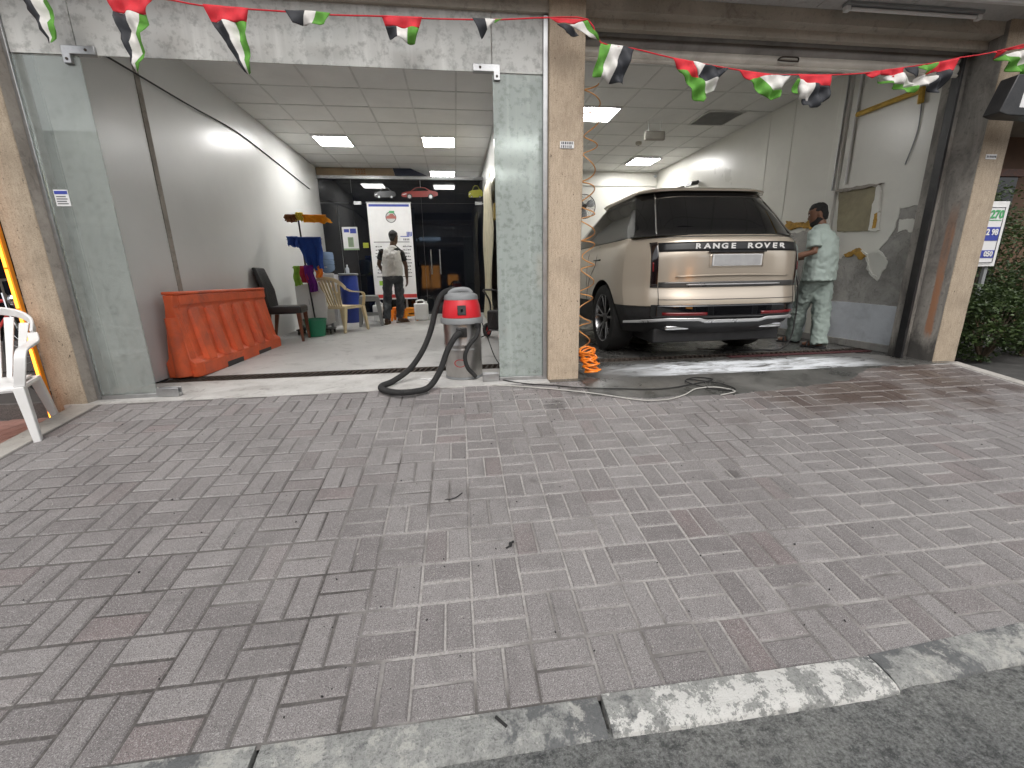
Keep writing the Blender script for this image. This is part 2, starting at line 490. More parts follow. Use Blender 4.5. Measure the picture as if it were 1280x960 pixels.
def glass_mat(name, tint, dirt_amt, dirtc=(0.42, 0.44, 0.42), stain=0.3, scale=1.0, det=6, lo=0.35, dk=0.35):
    t = NT(name)
    w = t.pos(True)
    tr = t.n('ShaderNodeBsdfTransparent'); tr.inputs[0].default_value = (*tint, 1)
    gl = t.n('ShaderNodeBsdfGlossy'); gl.inputs['Roughness'].default_value = 0.02
    fr = t.n('ShaderNodeFresnel'); fr.inputs[0].default_value = 1.5
    m1 = t.n('ShaderNodeMixShader'); t.l(fr.outputs[0], m1.inputs[0]); t.l(tr.outputs[0], m1.inputs[1]); t.l(gl.outputs[0], m1.inputs[2])
    df = t.n('ShaderNodeBsdfDiffuse')
    n1 = t.noise(t.mapping(w, (1, 1, 0.22)), 4 * scale, det, 0.6, 0.3)
    n2 = t.noise(w, 30 * scale, 4, 0.7)
    n3 = t.noise(t.mapping(w, (16, 16, 1.0)), 1.2 * scale, 4, 0.6)
    c = t.mix(t.ramp(n2, 0.5, 0.68), dirtc, tuple(x * dk for x in dirtc))
    t.l(c, df.inputs[0])
    f = t.math('ADD', t.ramp(n1, 0.38, 0.75, dirt_amt * lo, dirt_amt), t.math('MULTIPLY', t.ramp(n2, 0.60, 0.70), stain))
    f = t.math('ADD', f, t.math('MULTIPLY', t.ramp(n3, 0.52, 0.75), dirt_amt * 0.25))
    f = t.math('MINIMUM', f, 0.92)
    m2 = t.n('ShaderNodeMixShader'); t.l(f, m2.inputs[0]); t.l(m1.outputs[0], m2.inputs[1]); t.l(df.outputs[0], m2.inputs[2])
    MT[name] = t.done(m2.outputs[0])
glass_mat('glass_clear', (0.92, 0.96, 0.94), 0.30, (0.52, 0.56, 0.54), 0.03, 0.7, 2, 0.85, 0.6)
glass_mat('glass_streaked', (0.90, 0.95, 0.93), 0.50, (0.56, 0.62, 0.59), 0.07, 0.7, 2, 0.80, 0.6)
glass_mat('glass_dirty', (0.90, 0.93, 0.91), 0.84, (0.72, 0.725, 0.70), 0.10, 0.5, 2, 0.82, 0.6)
def film_glass():
    t = NT('black_film_glass')
    w = t.pos(True)
    d = t.noise(w, 3, 6, 0.7, 0.5)
    MT['film'] = t.done(t.bsdf((0.006, 0.007, 0.010), t.ramp(d, 0.4, 0.7, 0.02, 0.07), 0, None, Specular_IOR_Level=0.6))
film_glass()
def car_paint():
    t = NT('car_paint')
    p = t.pos()
    d = t.noise(p, 1.2, 3, 0.5)
    c = t.mix(t.ramp(d, 0.3, 0.7), (0.58, 0.50, 0.405), (0.62, 0.54, 0.44))
    MT['paint'] = t.done(t.bsdf(c, 0.28, 0.6, None, Coat_Weight=0.9, Coat_Roughness=0.05))
car_paint()
S = simple
MT.update(
    wood=S('cardboard', (0.24, 0.175, 0.11), 0.85, 0, 0.2, 3, 0.2, 30, 0.3),
    ceil=S('ceiling_tile', (0.74, 0.735, 0.715), 0.9, 0, 0.06, 1.5, 0.25, 90, 0.12, (0.25, 0.24, 0.22), True),
    ceilgrid=S('ceiling_grid', (0.58, 0.575, 0.555), 0.6, 0, 0.1),
    alum=S('aluminium', (0.45, 0.455, 0.46), 0.38, 0.9, 0.1, 20, 0.05, 80, 0.3, (0.2, 0.2, 0.2)),
    steel=S('stainless_steel', (0.46, 0.445, 0.43), 0.32, 1.0, 0.12, 8, 0.04, 30, 0.3, (0.22, 0.20, 0.18)),
    chrome=S('chrome', (0.75, 0.75, 0.75), 0.08, 1.0, 0.05),
    iron=S('rusty_iron', (0.07, 0.055, 0.045), 0.7, 0.4, 0.4, 20, 0.3, 60),
    pit=S('drain_pit', (0.012, 0.011, 0.010), 0.9),
    shutter=S('shutter_slat', (0.66, 0.62, 0.55), 0.45, 0.1, 0.12, 4, 0.1, 50, 0.45, (0.15, 0.13, 0.11), True),
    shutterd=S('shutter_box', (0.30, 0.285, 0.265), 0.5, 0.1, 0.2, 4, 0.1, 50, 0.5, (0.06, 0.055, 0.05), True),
    black=S('black_plastic', (0.018, 0.018, 0.019), 0.42, 0, 0.3, 12, 0.1, 70, 0.2, (0.08, 0.075, 0.07)),
    rubber=S('rubber', (0.016, 0.016, 0.016), 0.75, 0, 0.3, 20, 0.2, 90, 0.3, (0.06, 0.055, 0.05)),
    gloss=S('black_gloss', (0.005, 0.005, 0.006), 0.03, 0, 0.1, 3, 0, 1, Coat_Weight=1.0),
    leather=S('black_leather', (0.014, 0.013, 0.013), 0.36, 0, 0.3, 8, 0.35, 120),
    brownwood=S('brown_wood', (0.13, 0.045, 0.022), 0.4, 0, 0.4, 14, 0.1, 40),
    barrier=S('orange_red_plastic', (0.64, 0.105, 0.033), 0.5, 0, 0.2, 4, 0.15, 35, 0.75, (0.30, 0.075, 0.045)),
    white=S('white_plastic', (0.74, 0.74, 0.73), 0.35, 0, 0.05, 6, 0.06, 50, 0.2, (0.45, 0.43, 0.40)),
    cream=S('cream_plastic', (0.64, 0.53, 0.33), 0.4, 0, 0.08, 6, 0.06, 50, 0.25, (0.4, 0.34, 0.24)),
    greyp=S('grey_plastic', (0.24, 0.25, 0.255), 0.5, 0, 0.1, 6, 0.08, 50, 0.2, (0.12, 0.12, 0.12)),
    green=S('green_plastic', (0.02, 0.20, 0.105), 0.4),
    blue=S('blue_plastic', (0.018, 0.045, 0.28), 0.42, 0, 0.2, 6, 0.08, 40, 0.2),
    red=S('red_plastic', (0.60, 0.022, 0.032), 0.32, 0, 0.08),
    orange=S('orange_plastic', (0.85, 0.30, 0.02), 0.4, 0, 0.1),
    orangehose=S('orange_hose', (0.88, 0.24, 0.02), 0.35, 0, 0.1),
    c_orange=S('orange_cloth', (0.85, 0.32, 0.01), 0.9, 0, 0.15, 14, 0.5, 140),
    c_yellow=S('yellow_cloth', (0.75, 0.58, 0.06), 0.9, 0, 0.15, 14, 0.5, 140),
    c_brown=S('brown_cloth', (0.20, 0.075, 0.02), 0.9, 0, 0.25, 14, 0.5, 140),
    c_blue=S('blue_cloth', (0.015, 0.06, 0.30), 0.9, 0, 0.2, 14, 0.5, 140),
    c_green=S('lime_cloth', (0.28, 0.5, 0.06), 0.9, 0, 0.2, 14, 0.5, 140),
    c_red=S('crimson_cloth', (0.42, 0.03, 0.06), 0.9, 0, 0.2, 14, 0.5, 140),
    c_purple=S('purple_cloth', (0.13, 0.012, 0.19), 0.9, 0, 0.2, 14, 0.5, 140),
    f_red=S('flag_red', (0.62, 0.022, 0.035), 0.75, 0, 0.12, 30, 0.2, 300),
    f_green=S('flag_green', (0.10, 0.30, 0.035), 0.75, 0, 0.15, 30, 0.2, 300),
    f_white=S('flag_white', (0.68, 0.66, 0.63), 0.75, 0, 0.08, 30, 0.2, 300),
    f_black=S('flag_black', (0.022, 0.024, 0.030), 0.7, 0, 0.2, 30, 0.2, 300),
    paper=S('paper', (0.72, 0.72, 0.72), 0.7, 0, 0.04),
    paperblue=S('print_blue', (0.04, 0.06, 0.32), 0.6), papergreen=S('print_green', (0.08, 0.36, 0.14), 0.6),
    papergrey=S('print_grey', (0.10, 0.10, 0.11), 0.6), paperred=S('print_red', (0.5, 0.04, 0.035), 0.6),
    skin=S('skin_brown', (0.19, 0.095, 0.058), 0.5, 0, 0.12), skind=S('skin_dark', (0.085, 0.042, 0.026), 0.5, 0, 0.12),
    hair=S('black_hair', (0.006, 0.0055, 0.005), 0.7, 0, 0.4, 60, 0.6, 200),
    mint=S('mint_cotton', (0.385, 0.46, 0.425), 0.85, 0, 0.04, 3, 0.25, 60),
    mintd=S('sage_cotton', (0.29, 0.35, 0.32), 0.85, 0, 0.05, 3, 0.25, 60),
    vest=S('offwhite_cotton', (0.58, 0.57, 0.55), 0.85, 0, 0.08, 7, 0.5, 20, 0.2, (0.4, 0.38, 0.36)),
    tee=S('black_cotton', (0.012, 0.012, 0.013), 0.85, 0, 0.2, 9, 0.4, 20),
    jeans=S('charcoal_denim', (0.045, 0.05, 0.058), 0.85, 0, 0.25, 9, 0.4, 24, 0.7, (0.15, 0.16, 0.17)),
    sandal=S('brown_sandal', (0.10, 0.055, 0.03), 0.6),
    redlens=S('red_reflector', (0.13, 0.006, 0.008), 0.2, 0, 0.2, 40),
    taillens=S('smoked_lens', (0.010, 0.005, 0.005), 0.08, 0, 0.2, 20, 0, 1, Coat_Weight=1.0),
    badgeblack=S('badge_black', (0.010, 0.010, 0.011), 0.4, 0, 0.1, 5, 0, 1), graphite=S('graphite_trim', (0.10, 0.098, 0.095), 0.3, 0.6, 0.1),
    silvertrim=S('silver_trim', (0.62, 0.62, 0.62), 0.3, 0.6, 0.06), lettering=S('badge_silver', (0.80, 0.79, 0.77), 0.35, 0.2, 0.03),
    alloy=S('alloy_rim', (0.34, 0.34, 0.345), 0.25, 0.9, 0.1),
    brownwall=S('brown_clad_wall', (0.15, 0.085, 0.05), 0.6, 0, 0.25, 2, 0.1, 30, 0.3, (0.07, 0.04, 0.025), True),
    bark=S('bark', (0.10, 0.075, 0.05), 0.9, 0, 0.3, 20, 0.5, 60),
    tapeyel=S('yellow_pipe', (0.62, 0.40, 0.07), 0.5, 0, 0.25, 12, 0.1, 40, 0.5, (0.3, 0.2, 0.05)),
    foamyel=S('spray_foam', (0.42, 0.24, 0.045), 0.9, 0, 0.45, 14, 1.0, 30, 0.8, (0.20, 0.15, 0.08)),
    boardpanel=S('stained_board', (0.30, 0.265, 0.17), 0.75, 0, 0.2, 4, 0.2, 40, 0.6, (0.16, 0.13, 0.08)),
    sheetmetal=S('painted_sheet', (0.66, 0.69, 0.73), 0.35, 0.0, 0.1, 5, 0.1, 30, 0.4, (0.28, 0.29, 0.31)),
    film_yel=S('cloudy_film', (0.50, 0.46, 0.33), 0.35, 0, 0.2, 7, 0.4, 18, 0.3, (0.33, 0.29, 0.18)),
    darksheet=S('dark_sheet', (0.012, 0.016, 0.035), 0.5),
    granite=S('granite_step', (0.10, 0.09, 0.085), 0.5, 0, 0.5, 120, 0.05, 60),
    pinkpave=S('pink_paving', (0.36, 0.20, 0.165), 0.8, 0, 0.25, 5, 0.3, 60, 0.4, (0.2, 0.12, 0.1), True),
    dirtdark=S('dark_ground', (0.055, 0.053, 0.05), 0.85, 0, 0.4, 6, 0.4, 50, 0.4, (0.03, 0.03, 0.03), True),
    redmat=S('dark_red_mat', (0.055, 0.012, 0.014), 0.8, 0, 0.3, 10, 0.4, 60, 0.4, (0.03, 0.02, 0.02)),
    bottleblue=None, lamp=emit('led_panel', (1.0, 0.985, 0.96), LAMP), ledorange=emit('led_amber', (1.0, 0.33, 0.03), 4.0),
    shopglow=emit('lit_shop_window', (1.0, 0.42, 0.10), 1.6), signglow=emit('lit_sign', (0.55, 0.75, 1.0), 1.5), tubeglow=emit('lit_tube', (0.95, 0.98, 1.0), 6.0),
)
def bottle():
    t = NT('blue_bottle')
    g = t.bsdf((0.30, 0.42, 0.62), 0.12, 0, t.bump(t.noise(t.pos(), 12, 3), 0.2, 0.01), Transmission_Weight=0.55, IOR=1.25)
    MT['bottleblue'] = t.done(g)
bottle()
def leaf_mat(name, c0, c1):
    t = NT(name)
    n = t.noise(t.pos(), 2.2, 4, 0.6)
    at = t.n('ShaderNodeAttribute', attribute_name='rnd').outputs['Fac']
    c = t.mix(at, c0, c1)
    c = t.mix(t.ramp(n, 0.35, 0.7, 0, 0.5), c, tuple(x * 0.5 for x in c0))
    b = t.n('ShaderNodeBsdfTranslucent'); t.l(c, b.inputs[0])
    p = t.bsdf(c, 0.45, 0)
    m = t.n('ShaderNodeMixShader'); m.inputs[0].default_value = 0.25
    t.l(p, m.inputs[1]); t.l(b.outputs[0], m.inputs[2])
    MT[name] = t.done(m.outputs[0])
leaf_mat('leaf', (0.028, 0.055, 0.016), (0.095, 0.14, 0.045))
# ================================================================== SETTING
ZC = 3.25                      # ceiling height
XL, XD0, XD1, XR = -2.84, 0.72, 1.00, 4.84
YF, YB = 3.62, 10.25           # shop front line, rear partition
RA, RB = -0.508, 0.1446        # ramp: z = RA + RB*y
def rz(y): return RA + RB * y

# ground sheet to the horizon (lies below everything else)
struct(MB().add([(-300, -300, -0.62), (300, -300, -0.62), (300, 300, -0.62), (-300, 300, -0.62)], [(0, 1, 2, 3)]).build('ground', MT['dirtdark']))
# road sheet, gently uneven
def roadf(u, v):
    x = -14 + 28 * u; y = -13.0 + 13.9 * v
    z = -0.388 + 0.006 * mnoise.noise(Vector((x * 1.3, y * 1.3, 0))) + (0.008 * mnoise.noise(Vector((x * 4, y * 4, 3))))
    return (x, y, z)
struct(MB().grid(roadf, 160, 90).build('road', MT['road']))
# road continues under the kerb row
# kerb: a row of separate stones, the freshly painted one standing a little proud
kerb = struct(MB().box(-6.0, 0.90, -0.60, 8.0, 0.975, -0.43).build('kerb', MT['kerb_grey']))
def kerb_stone(x0, x1, paint, dy0=0.0, dy1=0.0, lift=0.0):
    b = MB()
    n = 60
    rings = []
    for i in range(n + 1):
        x = x0 + (x1 - x0) * i / n
        d = dy0 + (dy1 - dy0) * i / n
        yb, yf = 0.982 + d, 0.868 + d
        zt = rz(yb) + 0.002 + lift
        def rough(k, y, z):
            q = Vector((x * 16, k * .7, lift * 50 + x0)); e = Vector((x * 55, k * 2.1, x0))
            return (x, y + .003 * mnoise.noise(q + Vector((0, 0, 9))), z + .0035 * mnoise.noise(q) + .002 * mnoise.noise(e))
        ring = [(x, yb, -0.58), (x, yb, zt)]
        for k in range(1, 8):
            q = k / 8
            ring.append(rough(k, yb + (yf + .02 - yb) * q, zt - .008 * q * q))
        ring += [rough(8, yf + .018, zt - .010), rough(9, yf + .006, zt - .020), rough(10, yf, zt - .038), (x, yf - .006, -0.58)]
        rings.append(ring)
    b.loft(rings)
    return b.build('kerb_stone', MT['kerb_white'] if paint else MT['kerb_grey'], kerb, 0)
for (a, c, p, d0, d1, l) in [(-4.6, -3.62, 0, 0, 0, 0), (-3.6, -2.62, 0, 0, 0, 0), (-2.6, -1.62, 0, 0, 0, 0.0), (-1.6, -0.62, 0, 0, 0, 0), (-0.605, 0.372, 0, 0, 0, -0.002),
                             (0.385, 1.318, 1, 0.0, 0.0, 0.008), (1.33, 2.29, 0, 0.01, 0.06, 0.0), (2.31, 3.28, 0, 0.065, 0.10, 0), (3.30, 4.28, 0, 0.10, 0.13, 0), (4.30, 5.28, 0, 0.13, 0.15, 0)]:
    kerb_stone(a, c, p, d0, d1, l)

# paving ramp: sand bed + basket-weave bricks
def rampf(u, v):
    x = -2.80 + 7.66 * u; y = 0.975 + 2.54 * v
    return (x, y, rz(y) - 0.0055)
paving = struct(MB().grid(rampf, 8, 4).build('paving', MT['sand']))
SLOPE = math.atan(RB)
def brick_geo(w, h, rnd_i):
    rg = random.Random(rnd_i)
    c = 0.0065
    j = lambda: rg.uniform(-0.0015, 0.0015)
    a, b = w / 2, h / 2
    cor = [(-a + j(), -b + j()), (a + j(), -b + j()), (a + j(), b + j()), (-a + j(), b + j())]
    tl = [rg.uniform(-0.0008, 0.0008) for _ in range(4)]
    vs = [(x, y, -0.03) for x, y in cor] + [(x, y, -0.0062) for x, y in cor] + [(x - math.copysign(c, x), y - math.copysign(c, y), t) for (x, y), t in zip(cor, tl)]
    fs = []
    for i in range(4):
        k = (i + 1) % 4
        fs += [(i, k, 4 + k, 4 + i), (4 + i, 4 + k, 8 + k, 8 + i)]
    fs.append((8, 9, 10, 11))
    return vs, fs
NV = 24
BR_MESH = []
for i in range(NV):
    vs, fs = brick_geo(0.0928, 0.1928, i)
    me = bpy.data.meshes.new('brick'); me.from_pydata(vs, [], fs); me.materials.append(MT['paver'])
    at = me.attributes.new('rnd', 'FLOAT', 'FACE'); at.data.foreach_set('value', [(i * 0.618034) % 1.0] * len(fs))
    BR_MESH.append(me)
rg = random.Random(11)
bricks, cut = [], []
for k in range(-15, 26):
    for n in range(-2, 11):
        y1 = 3.186 - 0.2 * n; y0 = y1 - 0.2
        vert = (k + n) % 2 == 0
        for h in (0, 1):
            if vert:
                cx = -0.0144 + 0.2 * k + 0.05 + 0.1 * h; cy = (y0 + y1) / 2; w, d = 0.0928, 0.1928
            else:
                cx = -0.0144 + 0.2 * k + 0.1; cy = y0 + 0.05 + 0.1 * h; w, d = 0.1928, 0.0928
            cx += 0.0131 * cy
            if cx - w / 2 < -2.80 or cx + w / 2 > 4.86:
                continue
            if cy + d / 2 > 3.512:
                nd = 3.512 - (cy - d / 2)
                if nd < 0.03: continue
                cut.append((cx, cy - d / 2 + nd / 2, w, nd)); continue
            bricks.append((cx, cy, vert))
def shown(b):
    x, y, v = b
    p = Vector((x, y, rz(y) - 0.9)); z = p.dot(_f)
    if z < 0.1: return 0
    u, w = p.dot(_r2) / z, p.dot(_u2) / z
    if abs(u) > 1.27 or abs(w) > 0.97: return 0
    n = Vector((0, -RB, 1)).normalized()
    return abs(n.dot(p.normalized())) / (z * z)
bricks.sort(key=shown, reverse=True)
rest_v, rest_f, rest_a = [], [], []
def place(cx, cy, vert, mesh_i):
    rot = Euler((SLOPE + rg.uniform(-.004, .004), rg.uniform(-.006, .006), (0 if vert else math.pi / 2) + rg.uniform(-.012, .012)), 'XYZ')
    M = Matrix.Translation((cx, cy, rz(cy) + rg.uniform(-0.0012, 0.0016)))
    Rm = Matrix.Rotation(SLOPE + rg.uniform(-.004, .004), 4, 'X') @ Matrix.Rotation(rg.uniform(-.005, .005), 4, 'Y') @ Matrix.Rotation((0 if vert else math.pi / 2) + rg.uniform(-.01, .01), 4, 'Z')
    return M @ Rm
for i, (cx, cy, vert) in enumerate(bricks):
    mi = rg.randrange(NV)
    M = place(cx, cy, vert, mi)
    if i < 300:
        o = bpy.data.objects.new('brick', BR_MESH[mi]); COL.objects.link(o); o.parent = paving
        o.matrix_world = M
    else:
        vs, fs = brick_geo(0.0928, 0.1928, mi)
        n = len(rest_v)
        rest_v += [tuple(M @ Vector(v)) for v in vs]; rest_f += [[q + n for q in f] for f in fs]; rest_a += [rg.random()] * len(fs)
for (cx, cy, w, d) in cut:
    vs, fs = brick_geo(w, d, rg.randrange(999))
    M = place(cx, cy, True, 0)
    n = len(rest_v)
    rest_v += [tuple(M @ Vector(v)) for v in vs]; rest_f += [[q + n for q in f] for f in fs]; rest_a += [rg.random()] * len(fs)
me = bpy.data.meshes.new('bricks'); me.from_pydata(rest_v, [], rest_f); me.materials.append(MT['paver'])
at = me.attributes.new('rnd', 'FLOAT', 'FACE'); at.data.foreach_set('value', rest_a)
tag(share('bricks', me, paving), kind='stuff')

# borders of the ramp, the lower grounds on both sides
b = MB()
b.loft([[(-2.985 + 0.07, 0.95, rz(0.95) - .2), (-2.80, 0.95, rz(.95) - .2), (-2.80, 0.95, rz(.95) + .004), (-2.985 + 0.07, 0.95, rz(.95) + .004)],
        [(-2.985, 3.55, -.3), (-2.802, 3.55, -.3), (-2.802, 3.55, .004), (-2.985, 3.55, .004)]])
struct(b.build('ramp_border', MT['border'], None, 0.006))
b = MB()
b.loft([[(4.865, 0.95, rz(.95) - .2), (4.985, 0.95, rz(.95) - .2), (4.985, 0.95, rz(.95) + .004), (4.865, 0.95, rz(.95) + .004)],
        [(4.865, 3.55, -.3), (4.985, 3.55, -.3), (4.985, 3.55, .004), (4.865, 3.55, .004)]])
struct(b.build('ramp_border', MT['border'], None, 0.006))
# neighbour's pavement on the left, with its own bricks
npv = struct(MB().box(-9.0, 0.95, -0.5, -2.99, 3.70, -0.146).build('neighbour_pavement', MT['sand']))
me_p = MB().box(-0.047, -0.097, -0.02, 0.047, 0.097, 0.004).mesh('brick', MT['pinkpave'])
for i in range(8):
    for j in range(6):
        share('brick', me_p, npv, (-3.05 - 0.1 * i, 3.58 - 0.2 * j + (0.1 if i % 2 else 0), -0.146), (0, 0, rg.uniform(-.01, .01)))
struct(MB().box(-9.0, 3.705, -0.5, -3.16, 12, -0.01).build('neighbour_step', MT['granite'], None, 0.006))
# ground to the right of the ramp
struct(MB().box(4.99, 0.95, -0.55, 14.0, 12.0, -0.10).build('verge', MT['dirtdark']))

# concrete patch on the ramp in front of the wash bay (ragged edge)
b = MB()
pts = []
N = 70
for i in range(N + 1):
    x = 1.06 + 3.20 * i / N
    e = 3.17 - 0.10 * math.sin((x - 1.0) * 1.5) + 0.05 * mnoise.noise(Vector((x * 3, 0, 0))) + 0.03 * mnoise.noise(Vector((x * 11, 2, 0)))
    if x > 3.4: e += (x - 3.4) * 0.36
    pts.append((x, min(e, 3.5)))
vs = []
for x, e in pts:
    vs += [(x, e, rz(e) - 0.004), (x, e + 0.012, rz(e) + 0.0065), (x, 3.514, rz(3.514) + 0.0075)]
fs = []
for i in range(N):
    a = 3 * i
    fs += [(a, a + 3, a + 4, a + 1), (a + 1, a + 4, a + 5, a + 2)]
struct(b.add(vs, fs).build('concrete_patch', MT['patch']))

# shop floors: left bay, right (wet) bay, threshold strips, drains
FS = 0.016                     # the left bay floor falls gently towards the drain
def fl(y): return FS * (y - 4.42)
struct(MB().loft([[(XL - .1, 4.42, -.3), (XD0 + .02, 4.42, -.3), (XD0 + .02, 4.42, 0), (XL - .1, 4.42, 0)], [(XL - .1, 13, -.3), (XD0 + .02, 13, -.3), (XD0 + .02, 13, fl(13)), (XL - .1, 13, fl(13))]]).build('floor', MT['floor_left']))
struct(MB().box(XL - .2, 3.515, -0.3, XD0 + .06, 4.175, 0.002).build('threshold', MT['threshold']))
struct(MB().box(XD1 - .22, 3.516, -0.3, XR + .1, 4.27, 0.001).build('wash_bay_threshold', MT['floor_right']))
struct(MB().box(XD1 - .02, 4.44, -0.3, XR + .1, 10.4, 0.0).build('wash_bay_floor', MT['floor_right']))
def drain(x0, x1, y0, y1, label, n, skew, mat):
    t = thing('drain_grate', label, 'drain grate', ((x0 + x1) / 2, (y0 + y1) / 2, 0), 0)
    off = t.location
    MB(off).box(x0, y0 - .01, -0.3, x1, y1 + .01, -0.07).build('pit', MT['pit'], t)
    MB(off).box(x0, y0 - .012, -0.07, x1, y0 + .012, 0.003).box(x0, y1 - .012, -0.07, x1, y1 + .012, 0.003).build('frame', mat, t)
    L = y1 - y0 - 0.024
    me = MB().obox((0, 0, 0), (0.014, L, 0.02), (0, 0, 0)).mesh('bar', mat)
    me2 = MB().add([(-.007 - skew, -L / 2, -.01), (.007 - skew, -L / 2, -.01), (.007 + skew, L / 2, -.01), (-.007 + skew, L / 2, -.01), (-.007 - skew, -L / 2, .01), (.007 - skew, -L / 2, .01), (.007 + skew, L / 2, .01), (-.007 + skew, L / 2, .01)],
                   [(3, 2, 1, 0), (4, 5, 6, 7), (0, 1, 5, 4), (1, 2, 6, 5), (2, 3, 7, 6), (3, 0, 4, 7)]).mesh('bar', mat)
    for i in range(n):
        x = x0 + (x1 - x0) * (i + .5) / n
        share('bar', me2, t, (x - off.x, 0, -0.009 + rg.uniform(-.002, .002)), (0, 0, rg.uniform(-.02, .02)))
    return t
drain(XL + .05, XD0 - .02, 4.19, 4.405, 'long slotted iron drain grate across the grey floor behind the vacuum', 62, 0.02, MT['iron'])
drain(XD1 + .02, XR - .02, 4.28, 4.43, 'dark wet drain grate on the floor beneath the back of the car', 64, 0.02, MT['iron'])
o = MB().box(2.95, 4.19, 0.004, 4.70, 4.27, 0.014).build('floor_strip', MT['redmat'], None, 0.003)
tag(o, 'flat dark red strip on the wet floor in front of the man in green', 'floor strip')

# ceilings: T-grid with separate tiles
LAMPS = [(-2.28, 8.12), (-0.48, 8.05), (-0.48, 10.42), (1.91, 6.55), (3.77, 9.07)]
def ceiling(name, x0, x1, y0, y1, skip, phase):
    c = struct(MB().box(x0, y0, ZC + 0.012, x1, y1, ZC + 0.05).build(name, MT['ceilgrid']))
    me = MB().box(-.2935, -.2935, 0.0, .2935, .2935, 0.011).mesh('ceiling_tile', MT['ceil'])
    g = MB()
    ys = []
    y = phase[1]
    while y < y1: ys.append(y); y += 0.6
    xs = []
    x = phase[0]
    while x < x1: xs.append(x); x += 0.6
    for x in xs:
        g.box(x - .012, y0, ZC - 0.006, x + .012, y1, ZC + .0118)
    for y in ys:
        g.box(x0, y - .0119, ZC - 0.0055, x1, y + .0119, ZC + .0117)
    g.build('ceiling_grid', MT['ceilgrid'], c)
    for a in xs:
        for b_ in ys:
            if any(abs(a - lx) < .3 and abs(b_ - ly) < .3 for lx, ly in skip): continue
            xa, xb = max(a + .0125, x0 + .001), min(a + .5875, x1 - .001); ya, yb = max(b_ + .0125, y0), min(b_ + .5875, y1)
            if xb - xa < .05 or yb - ya < .05: continue
            full = xb - xa > .57 and yb - ya > .57
            dz = rg.uniform(-.002, .0)
            if full:
                share('ceiling_tile', me, c, ((xa + xb) / 2, (ya + yb) / 2, ZC + dz), (rg.uniform(-.004, .004), rg.uniform(-.004, .004), 0))
            else:
                MB().box(xa, ya, ZC + dz, xb, yb, ZC + .011).build('ceiling_tile', MT['ceil'], c)
    return c
ceiling('ceiling', XL, XD0, 3.72, 13.0, LAMPS[:3], (-2.88, 3.25 - .0))
ceiling('wash_bay_ceiling', XD1, XR, 3.98, 10.27, LAMPS[3:], (0.71, 3.55))
LL = ['lit square ceiling lamp in the left bay, nearest the long left wall', 'lit square ceiling lamp in the left bay, in line with the red car picture',
      'small-looking lit ceiling lamp at the very back, just above the dark glass partition', 'lit ceiling lamp with four bright bars beside the centre pillar',
      'lit ceiling lamp in the car bay above the roof of the car']
for i, (x, y) in enumerate(LAMPS):
    t = thing('ceiling_lamp', LL[i], 'ceiling lamp', (x + .3, y + .3, ZC - .012), 0, 'square ceiling lamps')
    f = MB()
    for (a, b_, c_, d) in ((-.298, -.298, .298, -.27), (-.298, .27, .298, .298), (-.298, -.2699, -.27, .2699), (.27, -.2699, .298, .2699)):
        f.box(a, b_, -.004, c_, d, .02)
    f.build('frame', MT['white'], t)
    MB().box(-.27, -.27, .012, .27, .27, .02).build('backing', MT['white'], t)
    me = MB().box(-.262, -.05, 0, .262, .05, .010).mesh('light_bar', MT['lamp'])
    for k in range(4):
        share('light_bar', me, t, (0, -.202 + .1346 * k, 0))

# ------------------------------------------------------------------ walls
def wallthing(o, label, cat='wall'):
    return tag(o, label, cat)
w = MB().box(XL - .2, 3.78, 0, XL, 13.0, 3.6).build('wall', MT['wall_grey'])
wallthing(w, 'long glossy grey left wall behind the orange barrier')
MB().box(XL - .05, 3.79, 0.001, XL + .006, 5.62, 3.24).build('pilaster', MT['wall_grey'], w, 0.004)
MB().box(XL + .0055, 4.83, 0.002, XL + .012, 4.90, 3.23).build('shadow_strip', MT['pilside'], w)  # darker strip painting the conduit's shadow on the wall
MB().tube(bez([(XL + .04, 3.9, 2.72), (XL + .04, 4.54, 2.75), (XL + .035, 5.6, 2.79), (XL + .015, 6.7, 2.86), (XL + .012, 7.7, 2.82), (XL + .012, 9.6, 2.7)], 8), 0.008, 6).build('cable', MT['rubber'], w)
w = MB().box(XD0, 3.70, 0, XD1, 13.0, 3.6).build('wall', MT['wall_grey'])
wallthing(w, 'grey dividing wall behind the streaked glass and the centre pillar')
w = MB().box(XR, 3.72, 0, XR + .2, 10.4, 3.6).build('wall', MT['wall_white'])
wallthing(w, 'pale peeling wall on the right of the car bay')
rwall = w
w = MB().box(XD1 - .01, 10.27, 0, XR + .01, 10.47, 3.6).build('wall', MT['wall_white'])
wallthing(w, 'pale rear wall of the car bay behind the car roof')
MB().box(XD1, 10.235, 2.93, XR - .01, 10.268, 2.97).build('ledge', MT['wall_white'], w, 0.004)
w = MB().box(XL - .2, 13.0, 0, XD1, 13.2, 3.6).build('wall', MT['render_grey'])
wallthing(w, 'dim rear wall glimpsed over the dark glass partition')
